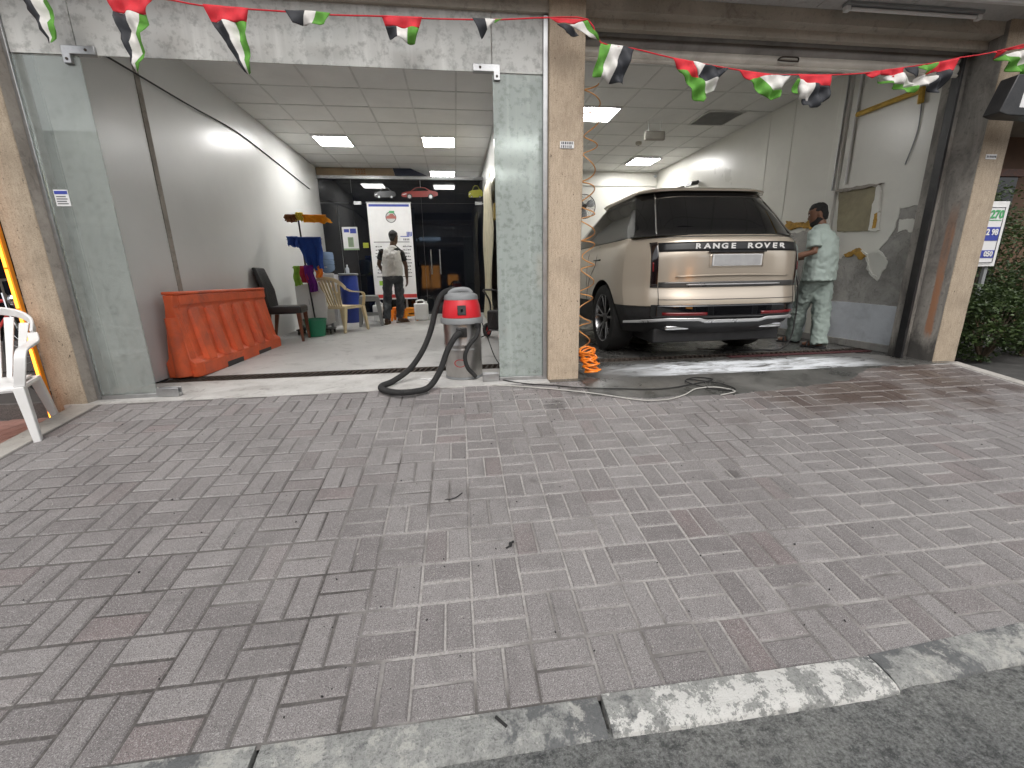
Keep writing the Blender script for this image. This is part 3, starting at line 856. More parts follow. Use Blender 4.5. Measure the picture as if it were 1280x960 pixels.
# right wall: panel joints, pilaster, conduits
for y in (6.56, 6.07):
    MB().box(XR - .006, y - .012, 0.01, XR + .002, y + .012, 3.24).build('panel_joint', MT['wall_white'], rwall, 0.002)
MB().box(XR - .035, 5.16, 0.01, XR + .002, 5.30, 3.24).build('pilaster', MT['wall_white'], rwall, 0.006)
MB().tube([(XR - .02, 5.04, 1.95), (XR - .02, 5.05, 3.2)], 0.013, 8).build('conduit', MT['white'], rwall)
MB().tube([(XR - .05, 5.19, 1.9), (XR - .05, 5.19, 3.2)], 0.010, 8).build('conduit', MT['alum'], rwall)
b = MB().tube([(XR - .03, 5.02, 2.70), (XR - .03, 4.30, 2.685)], 0.028, 6).tube([(XR - .03, 4.30, 2.71), (XR - .03, 4.29, 2.56)], 0.026, 6)
b.build('yellow_pipe', MT['tapeyel'], rwall)
MB().tube(bez([(XR - .012, 4.29, 2.56), (XR - .01, 4.28, 2.3), (XR - .012, 4.34, 2.0)], 6), 0.006, 5).build('hanging_wire', MT['greyp'], rwall)
def wallpatch(name, poly, thick, mat, jag=0.0, parent=rwall, sub=12, seed=0, inset=0.0):
    P = []
    n = len(poly)
    for i in range(n):
        a, c = Vector(poly[i]), Vector(poly[(i + 1) % n])
        for k in range(sub):
            q = a.lerp(c, k / sub)
            q += Vector((mnoise.noise(Vector((q.x * 9, q.y * 9, seed))), mnoise.noise(Vector((q.x * 9, q.y * 9, seed + 7))))) * jag * .7
            q += Vector((mnoise.noise(Vector((q.x * 41, q.y * 41, seed))), mnoise.noise(Vector((q.x * 41, q.y * 41, seed + 7))))) * jag * .45
            P.append((q.x, q.y))
    return MB().prism(P, XR - thick, XR + .004 - inset, 'x').build(name, mat, parent)
# peeled plaster areas sit a few mm out as crumbling edges round bare grey render
wallpatch('bare_render', [(3.9, 1.55), (4.31, 1.57), (4.33, 1.33), (4.46, 1.14), (4.33, 1.0), (4.40, .80), (4.51, .86), (4.60, 1.08), (4.72, 1.16), (4.90, 1.09), (5.05, 1.0), (5.10, .53), (3.9, .50)], 0.004, MT['plaster'], 0.045, seed=2)
for (poly, sd) in (([(4.30, 1.58), (4.325, 1.57), (4.345, 1.33), (4.475, 1.14), (4.35, 1.0), (4.41, .82), (4.39, .80), (4.32, 1.0), (4.445, 1.135), (4.32, 1.33)], 2), ([(4.40, .79), (4.515, .85), (4.61, 1.07), (4.72, 1.15), (4.72, 1.17), (4.59, 1.09), (4.495, .87), (4.40, .81)], 2), ([(3.9, 1.545), (4.3, 1.565), (4.3, 1.585), (3.9, 1.565)], 2)):
    wallpatch('peeling_edge', poly, 0.014, MT['wall_white'], 0.03, sub=9, seed=sd)
wallpatch('plaster_scab', [(4.10, 1.42), (4.28, 1.44), (4.29, 1.30), (4.20, 1.33), (4.12, 1.30)], 0.012, MT['wall_white'], 0.03, seed=5)
wallpatch('spray_foam', [(5.42, 1.56), (5.95, 1.62), (5.98, 1.52), (5.7, 1.50), (5.44, 1.47)], 0.03, MT['foamyel'], 0.06, seed=6)
wallpatch('bare_render', [(5.35, 1.44), (5.98, 1.46), (6.0, .6), (5.2, .56), (5.12, .98)], 0.004, MT['plaster'], 0.05, seed=9)
wallpatch('spray_foam', [(4.60, 1.07), (4.72, 1.17), (4.90, 1.11), (4.86, 1.07), (4.74, 1.11), (4.66, 1.03)], 0.016, MT['foamyel'], 0.03, seed=3)
# niche: stained board set behind a broken plaster opening
wallpatch('stained_board', [(4.62, 1.86), (5.12, 1.87), (5.06, 1.39), (4.62, 1.36)], 0.012, MT['boardpanel'], 0.015, seed=4)
wallpatch('plaster_rim', [(4.50, 1.36), (4.62, 1.36), (4.62, 1.86), (4.57, 1.84), (4.54, 1.6)], 0.03, MT['wall_white'], 0.03, seed=8)
wallpatch('plaster_rim', [(4.55, 1.87), (5.16, 1.90), (5.14, 1.86), (4.62, 1.84)], 0.035, MT['pilside'], 0.03, seed=10)
wallpatch('spray_foam', [(4.525, 1.38), (4.565, 1.38), (4.57, 1.54), (4.535, 1.55)], 0.034, MT['foamyel'], 0.02, seed=12)
wallpatch('sheet_metal', [(3.92, .05), (5.9, .10), (5.9, .50), (4.75, .535), (3.92, .51)], 0.02, MT['sheetmetal'], 0.006, seed=11, sub=10)
b = MB().box(XR - .045, 3.95, 0.0, XR - .021, 6.2, 0.085).build('skirting', MT['plaster'], rwall, 0.006)

# ------------------------------------------------------------------ shop-front frame: pillars, beam, soffit, upper front
def pillar(name, x0, x1, y0, y1, z0, label, mats):
    p = thing(name, label, 'pillar', ((x0 + x1) / 2, (y0 + y1) / 2, z0), 0, 'shop-front pillars')
    b = MB(p.location)
    n = 40
    def jit(x, y, z): return Vector((x + .002 * mnoise.noise(Vector((z * 7, x, y))), y + .002 * mnoise.noise(Vector((z * 7, y, 3 + x))), z))
    rings = []
    for i in range(n + 1):
        z = z0 + (2.99 - z0) * i / n
        rings.append([jit(x0 + .008, y0, z), jit(x1 - .008, y0, z), jit(x1, y0 + .008, z), jit(x1, y1, z), jit(x0, y1, z), jit(x0, y0 + .008, z)])
    b.loft(rings)
    o = b.build('shaft', mats, p, 0, 60)
    # left side faces carry the second material
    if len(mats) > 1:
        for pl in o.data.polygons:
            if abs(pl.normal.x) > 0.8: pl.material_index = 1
    return p
pil_c = pillar('pillar', 0.782, 1.062, 3.60, 3.86, -0.01, 'narrow tan textured stone pillar between the two bays', [MT['stone'], MT['stone_dirty']])
pil_r = pillar('pillar', 4.765, 5.03, 3.60, 3.99, -0.12, 'worn stone pillar with a rusty orange stain beside the hedge', [MT['stone_dirty'], MT['pillar_stained']])
pil_l = pillar('pillar', -3.125, -2.895, 3.54, 3.95, -0.12, 'tan stone pillar edged by the amber light strip', [MT['stone_dirty'], MT['pilside']])
MB(pil_r.location).box(4.668, 3.86, 0, 4.764, 3.985, 2.9).build('inner_jamb', MT['pillar_stained'], pil_r, 0.004)
def plate(parent, x0, x1, y, z0, z1, rows=2):
    o = MB(parent.location).box(x0, y - .004, z0, x1, y, z1).build('number_plate', MT['paper'], parent)
    for r in range(rows):
        zz = z0 + (z1 - z0) * (r + .5) / rows
        b = MB(parent.location); x = x0 + .008
        while x < x1 - .014:
            w_ = rg.uniform(.006, .014); b.box(x, y - .0052, zz - .009, x + w_, y - .0042, zz + .009); x += w_ + rg.uniform(.004, .008)
        b.build('print', MT['papergrey'], o)
plate(pil_c, .870, .982, 3.598, 1.885, 1.935)
plate(pil_r, 4.815, 4.925, 3.598, 1.868, 1.908, 1)
# soffit outside, lintel beams, upper facade
soff = struct(MB().box(-9, 3.30, 2.945, 5.06, 3.99, 2.975).build('soffit', MT['soffit']))
for i in range(18):
    x = -8.9 + i * 0.74
    MB().box(x + .004, 3.41, 2.936, x + .736, 3.62, 2.9448).build('soffit_panel', MT['soffit'], soff, 0.002)
lb = MB().box(-9, 3.625, 2.80, XD0 + .06, 3.70, 2.944).box(-9, 3.70, 2.86, XD0 + .06, 3.99, 2.9442).build('beam', MT['beam'])
tag(lb, 'brown painted beam running above the glass of the left bay', 'beam')
lr = MB().box(1.064, 3.64, 2.845, 4.764, 3.74, 2.944).box(1.064, 3.7402, 2.78, 4.764, 3.79, 2.943).build('beam', MT['beam'])
tag(lr, 'brown stepped beam above the roller shutter of the car bay', 'beam')
uf = thing('building_front', 'grey upper shop front with white edge trim above the bays', 'building', (0, 3.3, 2.95))
MB(uf.location).box(-9, 3.32, 2.976, 5.06, 3.6, 7.5).build('wall', MT['render_grey'], uf)
MB(uf.location).box(-9, 3.365, 2.915, 5.06, 3.40, 2.9446).build('edge_trim', MT['white'], uf, 0.004)
MB(uf.location).box(-9, 3.6, 3.61, 5.06, 13.3, 3.75).build('slab', MT['render_grey'], uf)
FLAGS = [
 [('k', [(-2.585, 2.659), (-2.497, 2.664), (-2.433, 2.364), (-2.443, 2.364)]), ('w', [(-2.497, 2.664), (-2.435, 2.668), (-2.429, 2.365), (-2.433, 2.364)]), ('g', [(-2.435, 2.668), (-2.382, 2.671), (-2.420, 2.365), (-2.429, 2.365)]), ('r', [(-2.597, 2.739), (-2.352, 2.754), (-2.382, 2.671), (-2.585, 2.659)])],
 [('r', [(-2.080, 2.654), (-1.796, 2.656), (-1.863, 2.555), (-2.050, 2.563)]), ('k', [(-2.050, 2.563), (-1.987, 2.557), (-1.984, 2.227), (-1.991, 2.240)]), ('w', [(-1.987, 2.557), (-1.904, 2.557), (-1.975, 2.227), (-1.984, 2.227)]), ('g', [(-1.904, 2.557), (-1.863, 2.555), (-1.962, 2.241), (-1.975, 2.227)])],
 [('r', [(-1.519, 2.628), (-1.246, 2.620), (-1.269, 2.540), (-1.488, 2.538)]), ('k', [(-1.488, 2.538), (-1.410, 2.537), (-1.306, 2.242), (-1.324, 2.255)]), ('w', [(-1.410, 2.537), (-1.342, 2.541), (-1.301, 2.242), (-1.306, 2.242)]), ('g', [(-1.342, 2.541), (-1.269, 2.540), (-1.294, 2.256), (-1.301, 2.242)])],
 [('k', [(-0.969, 2.621), (-0.898, 2.625), (-0.924, 2.547), (-0.979, 2.545)]), ('w', [(-0.898, 2.625), (-0.828, 2.624), (-0.862, 2.550), (-0.924, 2.547)]), ('g', [(-0.828, 2.624), (-0.737, 2.619), (-0.785, 2.554), (-0.862, 2.550)]), ('k', [(-1.024, 2.623), (-0.969, 2.621), (-0.979, 2.545)])],
 [('r', [(-0.410, 2.622), (-0.139, 2.626), (-0.165, 2.560), (-0.389, 2.563)]), ('k', [(-0.389, 2.563), (-0.315, 2.562), (-0.310, 2.488), (-0.368, 2.494)]), ('w', [(-0.315, 2.562), (-0.240, 2.561), (-0.252, 2.476), (-0.310, 2.488)]), ('g', [(-0.240, 2.561), (-0.165, 2.560), (-0.199, 2.464), (-0.252, 2.476)])],
 [('k', [(0.200, 2.638), (0.288, 2.637), (0.303, 2.576), (0.262, 2.522)]), ('w', [(0.288, 2.637), (0.361, 2.636), (0.303, 2.576)]), ('g', [(0.361, 2.636), (0.411, 2.643), (0.349, 2.612)])],
 [('r', [(0.737, 2.663), (1.021, 2.667), (0.922, 2.634), (0.806, 2.638)]), ('w', [(0.888, 2.627), (0.980, 2.656), (1.090, 2.544), (1.042, 2.562)]), ('g', [(0.980, 2.656), (1.021, 2.663), (1.114, 2.536), (1.090, 2.544)]), ('k', [(0.795, 2.637), (0.911, 2.624), (0.959, 2.568), (0.865, 2.573)])],
 [('g', [(1.120, 2.526), (1.198, 2.524), (1.122, 2.305), (1.067, 2.318)]), ('w', [(1.198, 2.524), (1.289, 2.518), (1.202, 2.287), (1.122, 2.305)]), ('k', [(1.289, 2.518), (1.375, 2.502), (1.289, 2.264), (1.202, 2.287)])],
 [('r', [(1.675, 2.459), (1.840, 2.445), (1.889, 2.337), (1.724, 2.394)]), ('w', [(1.840, 2.445), (1.938, 2.428), (1.888, 2.348)]), ('k', [(1.938, 2.428), (2.122, 2.403), (2.057, 2.343), (1.937, 2.313), (1.888, 2.348)]), ('w', [(1.937, 2.313), (2.057, 2.343), (2.021, 2.252), (1.983, 2.245)]), ('g', [(1.724, 2.394), (1.889, 2.337), (1.937, 2.313), (1.983, 2.245), (1.932, 2.168), (1.842, 2.225)])],
 [('r', [(2.207, 2.401), (2.489, 2.380), (2.391, 2.360), (2.302, 2.330)]), ('g', [(2.302, 2.330), (2.391, 2.360), (2.524, 2.279), (2.593, 2.275), (2.573, 2.226), (2.480, 2.212), (2.370, 2.268)]), ('w', [(2.391, 2.360), (2.489, 2.380), (2.645, 2.375), (2.571, 2.280), (2.524, 2.279)]), ('k', [(2.489, 2.380), (2.623, 2.385), (2.645, 2.375)])],
 [('r', [(2.711, 2.388), (3.000, 2.393), (3.000, 2.316), (2.861, 2.317), (2.730, 2.356)]), ('g', [(2.673, 2.283), (2.709, 2.361), (2.730, 2.356), (2.733, 2.258)]), ('w', [(2.730, 2.356), (2.858, 2.333), (2.849, 2.223), (2.746, 2.220)]), ('k', [(2.858, 2.333), (3.000, 2.316), (2.989, 2.227), (2.902, 2.163), (2.781, 2.176), (2.766, 2.220), (2.849, 2.223)])],
 [('r', [(3.289, 2.425), (3.630, 2.471), (3.625, 2.404), (3.420, 2.413), (3.355, 2.383)]), ('g', [(3.390, 2.385), (3.464, 2.376), (3.668, 2.344), (3.774, 2.336), (3.748, 2.290), (3.546, 2.334)]), ('w', [(3.459, 2.398), (3.638, 2.438), (3.740, 2.352), (3.668, 2.344), (3.503, 2.366)]), ('k', [(3.630, 2.471), (3.752, 2.481), (3.782, 2.421), (3.743, 2.397)])],
 [('g', [(3.752, 2.481), (3.934, 2.516), (3.852, 2.435), (3.791, 2.443)]), ('r', [(3.934, 2.516), (4.116, 2.556), (4.088, 2.471), (3.964, 2.461), (3.852, 2.435)]), ('w', [(3.743, 2.397), (3.852, 2.435), (3.931, 2.415), (3.911, 2.380), (3.860, 2.345), (3.771, 2.347)]), ('k', [(3.964, 2.461), (4.088, 2.471), (4.024, 2.350), (3.957, 2.291), (3.868, 2.345), (3.934, 2.404)])],
 [('r', [(4.382, 2.600), (4.763, 2.683), (4.697, 2.647), (4.535, 2.623), (4.475, 2.570)]), ('g', [(4.475, 2.570), (4.571, 2.608), (4.696, 2.534), (4.808, 2.550), (4.840, 2.459), (4.665, 2.464), (4.551, 2.528)]), ('w', [(4.571, 2.608), (4.774, 2.650), (4.808, 2.550), (4.696, 2.534)])]]
STRING = [(-2.731, 2.828), (-2.385, 2.697), (-2.064, 2.649), (-1.790, 2.651), (-1.515, 2.623), (-1.242, 2.615), (-0.981, 2.615), (-0.734, 2.614), (-0.409, 2.617), (-0.138, 2.621), (0.199, 2.633), (0.410, 2.638), (0.739, 2.668), (1.024, 2.673), (1.123, 2.531), (1.379, 2.507), (1.680, 2.463), (2.128, 2.408), (2.496, 2.384), (2.732, 2.393), (3.009, 2.397), (3.321, 2.425), (3.641, 2.475), (3.946, 2.520), (4.128, 2.561), (4.395, 2.605), (4.775, 2.694), (5.578, 2.888)]
# ================================================================== SHOP FRONT
YG = 3.66
def pane(name, x0, x1, z0, z1, mat, label, y=YG, th=0.010):
    t = thing(name, label, 'glass panel', ((x0 + x1) / 2, y, z0))
    MB(t.location).box(x0, y - th / 2, z0, x1, y + th / 2, z1).build('pane', mat, t, 0.0015)
    return t
g1 = pane('glass_panel', -2.868, -2.462, 0.035, 2.405, MT['glass_clear'], 'tall narrow fixed glass panel beside the left tan pillar')
MB(g1.location).box(-2.893, YG - .022, 0.003, -2.869, YG + .022, 2.79).build('frame', MT['alum'], g1, 0.002)
MB(g1.location).box(-2.868, YG - .016, 0.003, -2.462, YG + .016, 0.034).build('bottom_rail', MT['alum'], g1, 0.002)
st = MB(g1.location).box(-2.83, YG - .0075, 1.455, -2.738, YG - .0052, 1.565).build('sticker', MT['paper'], g1)
MB(g1.location).box(-2.826, YG - .0086, 1.535, -2.742, YG - .0076, 1.558).build('print', MT['paperblue'], st)
b = MB(g1.location)
for k in range(4): b.box(-2.82, YG - .0086, 1.468 + k * .016, -2.75 - .008 * (k % 2), YG - .0076, 1.475 + k * .016)
b.build('print', MT['papergrey'], st)
g2 = pane('glass_panel', 0.352, 0.742, 0.035, 2.405, MT['glass_streaked'], 'tall streaked greenish glass panel left of the centre pillar')
MB(g2.location).box(0.743, YG - .022, 0.003, 0.779, YG + .022, 2.79).build('frame', MT['alum'], g2, 0.002)
MB(g2.location).box(0.352, YG - .016, 0.003, 0.742, YG + .016, 0.034).build('bottom_rail', MT['alum'], g2, 0.002)
# transom of three lites over the opening
tr = thing('transom_glass', 'dirty mottled glass transom above the opening of the left bay', 'glass panel', (-1.05, YG, 2.41))
for a, c in ((-2.868, -2.466), (-2.460, 0.348), (0.354, 0.742)):
    MB(tr.location).box(a, YG - .005, 2.412, c, YG + .005, 2.80).build('pane', MT['glass_dirty'], tr, 0.0015)
def fitting(x, z, sx, label):
    # L-shaped patch fitting clamped on the glass corner; sx = +1 long arm to the right
    t = thing('patch_fitting', label, 'metal fitting', (x, YG, z))
    poly = [(-.05 * sx, -.055), (.03 * sx * 0, -.055), (0, 0.0), (.155 * sx, 0.0), (.155 * sx, .05), (-.05 * sx, .05)]
    MB().prism(poly, -.024, .024).build('clamp_plate', MT['alum'], t, 0.003)
    b = MB()
    for px, pz in ((-.025 * sx, -.03), (.10 * sx, .025)): b.lathe([(.009, -.027), (.009, .0)], (px, 0, pz), 10, 'y')
    b.build('screw', MT['iron'], t)
fitting(-2.50, 2.41, 1, 'L-shaped silver patch fitting at the top of the left glass panel')
fitting(0.36, 2.41, -1, 'L-shaped silver patch fitting at the top of the streaked glass panel')
for (x0, x1, lab) in ((-2.455, -2.29, 'low silver floor fitting beside the left glass panel'), (0.20, 0.345, 'low bent silver floor fitting between the vacuum and the streaked glass')):
    t = thing('floor_fitting', lab, 'metal fitting', ((x0 + x1) / 2, YG, 0.003))
    MB(t.location).box(x0, YG - .028, 0.004, x1, YG - .018, .075).box(x0, YG + .018, 0.004, x1, YG + .028, .075).box(x0, YG - .0179, 0.004, x1, YG + .0179, .03).build('clamp_plate', MT['alum'], t, 0.003)
    MB(t.location).lathe([(.014, .0305), (.014, .045)], ((x0 + x1) / 2, YG, 0), 12).build('pivot', MT['iron'], t)

# roller shutter, rolled up
sh = thing('roller_shutter', 'rolled-up metal roller shutter above the car bay', 'shutter', (2.88, 3.85, 2.6))
zs = 2.605
def slat(z, h, y=3.85):
    prof = []
    for k in range(7):
        q = k / 6
        prof.append((y - .012 * math.sin(math.pi * q), z + h * q))
    b = MB(sh.location)
    b.loft([[(x, yy, zz) for yy, zz in prof] + [(x, y + .006, z + h), (x, y + .006, z)] for x in (1.09, 4.66)])
    return b
slat(zs, .028).build('bottom_bar', MT['shutter'], sh)
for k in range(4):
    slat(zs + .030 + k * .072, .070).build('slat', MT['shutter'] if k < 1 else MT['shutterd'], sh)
MB(sh.location).tube(bez([(2.83, 3.835, 2.668), (2.85, 3.815, 2.682), (2.93, 3.812, 2.684), (3.0, 3.815, 2.682), (3.02, 3.835, 2.668), (3.0, 3.815, 2.655), (2.93, 3.812, 2.652), (2.85, 3.815, 2.655), (2.83, 3.835, 2.668)], 4), .006, 6).build('handle', MT['iron'], sh)
for x0, x1 in ((1.064, 1.09), (4.638, 4.667)):
    MB(sh.location).box(x0, 3.815, 0.002, x1, 3.89, 2.775).build('guide_rail', MT['black'], sh, 0.003)

# bunting of small flags
bt = thing('flag_bunting', 'string of small red, green, white and black flags across both bays', 'bunting', (0.9, 3.43, 2.6))
MB(bt.location).tube(bez([(x, 3.43 + .006 * math.sin(i * 2.1), z) for i, (x, z) in enumerate(STRING)], 3), .0045, 6).build('string', MT['f_red'], bt)
FM = [MT['f_red'], MT['f_green'], MT['f_white'], MT['f_black']]
for fi, flag_polys in enumerate(FLAGS):
    bm = bmesh.new()
    for c, ps in flag_polys:
        vs = [bm.verts.new((x, 0, z)) for x, z in ps]
        f = bm.faces.new(vs); f.material_index = 'rgwk'.index(c)
    bmesh.ops.remove_doubles(bm, verts=bm.verts, dist=.003)
    bmesh.ops.triangulate(bm, faces=bm.faces)
    for _ in range(3):
        bmesh.ops.subdivide_edges(bm, edges=bm.edges, cuts=1, use_grid_fill=True)
    zt = max(v.co.z for v in bm.verts)
    for v in bm.verts:
        d = min(1.0, (zt - v.co.z) / .12)
        x, z = v.co.x, v.co.z
        v.co.y = 3.43 + d * (.022 * math.sin(x * 55 + z * 16 + fi * 1.7) + .016 * math.sin(z * 48 - x * 23 + fi)) - .008
        v.co -= Vector(bt.location)
    bmesh.ops.recalc_face_normals(bm, faces=bm.faces)
    me = bpy.data.meshes.new('flag'); bm.to_mesh(me); bm.free()
    for m in FM: me.materials.append(m)
    me.polygons.foreach_set('use_smooth', [True] * len(me.polygons))
    o = share('flag', me, bt)
    md = o.modifiers.new('solid', 'SOLIDIFY'); md.thickness = .0012

# unlit tube fitting and dark sign under the soffit on the right
t = thing('tube_light', 'unlit slim tube light fitting on the soffit at top right', 'light fitting', (3.74, 3.53, 2.93))
MB(t.location).box(3.12, 3.50, 2.912, 4.36, 3.56, 2.9355).build('housing', MT['greyp'], t, 0.004)
MB(t.location).tube([(3.17, 3.53, 2.895), (4.31, 3.53, 2.895)], .013, 10).build('tube', MT['white'], t)
MB(t.location).box(3.12, 3.512, 2.875, 3.16, 3.548, 2.9118).box(4.32, 3.512, 2.875, 4.36, 3.548, 2.9118).build('end_holder', MT['white'], t, 0.003)
t = thing('hanging_sign', 'black framed sign jutting out at the top of the right pillar', 'sign', (4.85, 3.34, 2.1))
b = MB(t.location)
b.prism([(4.42, 2.13), (4.50, 2.11), (5.3, 2.10), (5.3, 2.16), (4.60, 2.17), (4.62, 2.35), (5.3, 2.38), (5.3, 2.44), (4.52, 2.40)], 3.28, 3.40)
b.build('frame', MT['black'], t, 0.006)
MB(t.location).box(4.595, 3.30, 2.165, 5.29, 3.39, 2.385).build('panel', MT['paper'], t)
MB(t.location).box(4.75, 3.34, 2.42, 4.78, 3.37, 2.944).box(5.15, 3.34, 2.42, 5.18, 3.37, 2.944).build('bracket', MT['black'], t)

# amber light strip on the outer edge of the left pillar
t = thing('light_strip', 'glowing amber light strip down the edge of the left pillar', 'light strip', (-3.15, 3.52, -0.12))
MB(t.location).box(-3.165, 3.515, -0.12, -3.128, 3.545, 2.5).build('channel', MT['orange'], t, 0.003)
for k in range(9):
    MB(t.location).tube([(-3.146, 3.510, -.11 + k * .285), (-3.146, 3.510, .16 + k * .285)], .0075, 8).build('light_tube', MT['ledorange'], t)

# ------------------------------------------------------------------ plastic armchair (white and cream)
def armchair(name, label, loc, rot, mat):
    t = thing(name, label, 'chair', loc, rot, 'moulded plastic armchairs')
    # faces +Y; seat 0.43 high
    def seatf(u, v):
        x = -.225 + .45 * u; y = -.21 + .44 * v
        x *= 1 - .10 * (1 - v)
        return (x, y, .425 - .018 * math.sin(math.pi * u) * math.sin(math.pi * v) + .012 * v - (.03 * max(0, v - .88) / .12))
    MB().grid(seatf, 10, 10).build('seat', mat, t, 0.004, 35, 0, .014)
    b = MB().tube([(-.225, -.2, .40), (-.235, .22, .405), (.235, .22, .405), (.225, -.2, .40), (-.225, -.2, .40)], .017, 6)
    b.build('apron', mat, t)
    for sx in (-1, 1):
        b = MB()
        def ring(x, y, z, a, d): return [(x - a * sx, y - d, z), (x + a * sx, y - d, z), (x + a * sx, y + d, z), (x - a * sx, y + d, z)]
        b.loft([ring(.262 * sx, .26, 0, .018, .020), ring(.25 * sx, .235, .22, .022, .028), ring(.236 * sx, .205, .42, .026, .034)])
        b.build('leg', mat, t, 0.005)
        b = MB()
        b.loft([ring(.245 * sx, -.30, 0, .018, .020), ring(.228 * sx, -.245, .22, .022, .028), ring(.21 * sx, -.20, .42, .026, .034)])
        b.build('leg', mat, t, 0.005)
        pts = bez([(.24 * sx, .215, .42), (.268 * sx, .22, .54), (.285 * sx, .19, .635), (.29 * sx, .06, .66), (.285 * sx, -.10, .675), (.265 * sx, -.20, .72)], 5)
        b = MB(); rings = []
        for i, p in enumerate(pts):
            q = pts[min(i + 1, len(pts) - 1)] - pts[max(i - 1, 0)]
            q.normalize(); n_ = Vector((1, 0, 0)); m_ = q.cross(n_).normalized()
            rings.append([p + n_ * a + m_ * c for a, c in ((-.027, -.009), (.027, -.009), (.027, .009), (-.027, .009))])
        b.loft(rings); b.build('armrest', mat, t, 0.004)
    # back: top rail + slats
    def back(u, z):
        s = (u - .5) * 2
        hw = .215 + .055 * math.sin(min(1, (z - .42) / .42) * math.pi / 2)
        return Vector((s * hw, -.205 - .16 * ((z - .42) / .44) - .0 + .055 * s * s * .9, z))
    pts = bez([(-.265, -.20, .72), (-.255, -.29, .80), (-.17, -.345, .862), (0, -.37, .885), (.17, -.345, .862), (.255, -.29, .80), (.265, -.20, .72)], 6)
    b = MB(); rings = []
    for i, p in enumerate(pts):
        q = pts[min(i + 1, len(pts) - 1)] - pts[max(i - 1, 0)]; q.normalize()
        n_ = Vector((0, 0.25, 1)).normalized(); m_ = q.cross(n_).normalized()
        n_ = m_.cross(q)
        rings.append([p + n_ * a + m_ * c for a, c in ((-.030, -.009), (.026, -.009), (.026, .009), (-.030, .009))])
    b.loft(rings); b.build('top_rail', mat, t, 0.005)
    for k in range(7):
        u = (k + .5) / 7; s = (u - .5) * 2
        b = MB(); rings = []
        for j in range(9):
            q = j / 8; z = .415 + q * (.445 - .10 * abs(s) ** 2.2)
            x = s * (.165 + .085 * q); y = -.195 - .165 * q ** .9 + .075 * s * s * q
            w_ = .013 + .012 * q
            rings.append([(x - w_, y - .006, z), (x + w_, y - .006, z), (x + w_, y + .006, z), (x - w_, y + .006, z)])
        b.loft(rings); b.build('back_slat', mat, t, 0.003)
    return t
armchair('plastic_chair', 'white plastic armchair at the left edge beside the amber light strip', (-3.10, 3.05, -0.142), R(208), MT['white'])
armchair('plastic_chair', 'cream plastic armchair standing in the middle of the left bay', (-1.93, 7.62, fl(7.62)), R(-28), MT['cream'])

# ------------------------------------------------------------------ vacuum cleaner
v = thing('vacuum_cleaner', 'steel drum wet vacuum cleaner with red head on the threshold', 'vacuum cleaner', (0.04, 3.90, 0.003))
prof = [(.166, .02), (.170, .028), (.170, .255), (.173, .262), (.173, .275), (.170, .282), (.170, .30), (.173, .307), (.173, .32), (.170, .327), (.170, .52)]
dr = MB().lathe(prof, n=40).build('drum', MT['steel'], v)
MB().lathe([(.15, 0.0), (.172, .004), (.172, .022), (.16, .024)], n=40).build('base_ring', MT['greyp'], v)
MB().lathe([(.172, .50), (.192, .505), (.195, .535), (.190, .555), (.165, .556)], n=40).build('rim', MT['greyp'], v)
hd = MB().lathe([(.175, .557), (.177, .57), (.166, .66), (.150, .712), (.13, .715)], n=40).build('head', MT['red'], v)
MB().lathe([(.152, .7125), (.154, .722), (.146, .752), (.115, .770), (.04, .776)], n=40).build('cap', MT['greyp'], v)
MB().tube(bez([(-.10, -.02, .755), (-.085, -.02, .782), (-.02, -.02, .80), (.06, -.02, .796), (.095, -.02, .765)], 6), .022, 10, flat=.6).build('handle', MT['greyp'], v)
MB().obox((0.0, -.160, .625), (.075, .03, .085), (R(-8), 0, 0)).build('switch_panel', MT['black'], hd, .004)
MB().obox((0.0, -.177, .628), (.02, .006, .03), (R(-8), 0, 0)).build('switch', MT['gloss'], hd, .002)
MB().obox((-.01, -.178, .435), (.095, .03, .085)).build('inlet', MT['black'], dr, .006)
MB().lathe([(.030, -.24), (.034, -.225), (.034, -.185)], (-.03, 0, .435), 16, 'y').build('inlet_collar', MT['black'], dr)
b = MB()
for k in range(28):
    q0, q1 = 2 * math.pi * k / 28, 2 * math.pi * (k + 1) / 28
    def pp(q, r): 
        x = -.035 + .052 * r * math.cos(q); return (x, -math.sqrt(.1712 ** 2 - x * x), .155 + .036 * r * math.sin(q))
    b.add([pp(q0, 1), pp(q1, 1), pp(q1, .84), pp(q0, .84)], [(0, 1, 2, 3)])
b.build('badge', MT['paperred'], dr, 0, 0, 0, .001)
for k in range(4):
    a = R(45 + 90 * k)
    MB().lathe([(.018, -.0), (.018, .012)], (.14 * math.cos(a), .14 * math.sin(a), .004), 10).build('castor', MT['black'], v)
def ribbed(pts, r, step=.011):
    P = bez(pts, 14); L = [0]
    for i in range(1, len(P)): L.append(L[-1] + (P[i] - P[i - 1]).length)
    out, rad = [], []
    n = int(L[-1] / step * 2); j = 0
    for k in range(n + 1):
        s_ = L[-1] * k / n
        while j < len(L) - 2 and L[j + 1] < s_: j += 1
        out.append(P[j].lerp(P[j + 1], (s_ - L[j]) / max(1e-6, L[j + 1] - L[j]))); rad.append(r * (1.0 if k % 2 else .90))
    return MB().tube(out, rad, 12)
ribbed([(-.03, -.225, .435), (-.07, -.30, .41), (-.14, -.34, .30), (-.21, -.40, .14), (-.30, -.50, .035), (-.42, -.575, .022), (-.56, -.57, .022), (-.68, -.45, .022), (-.70, -.33, .024), (-.62, -.21, .035), (-.48, -.10, .12), (-.36, -.03, .28), (-.28, 0, .46), (-.235, 0, .62), (-.17, 0, .755), (-.07, 0, .80), (0.0, .01, .775)], .0265).build('suction_hose', MT['rubber'], v)
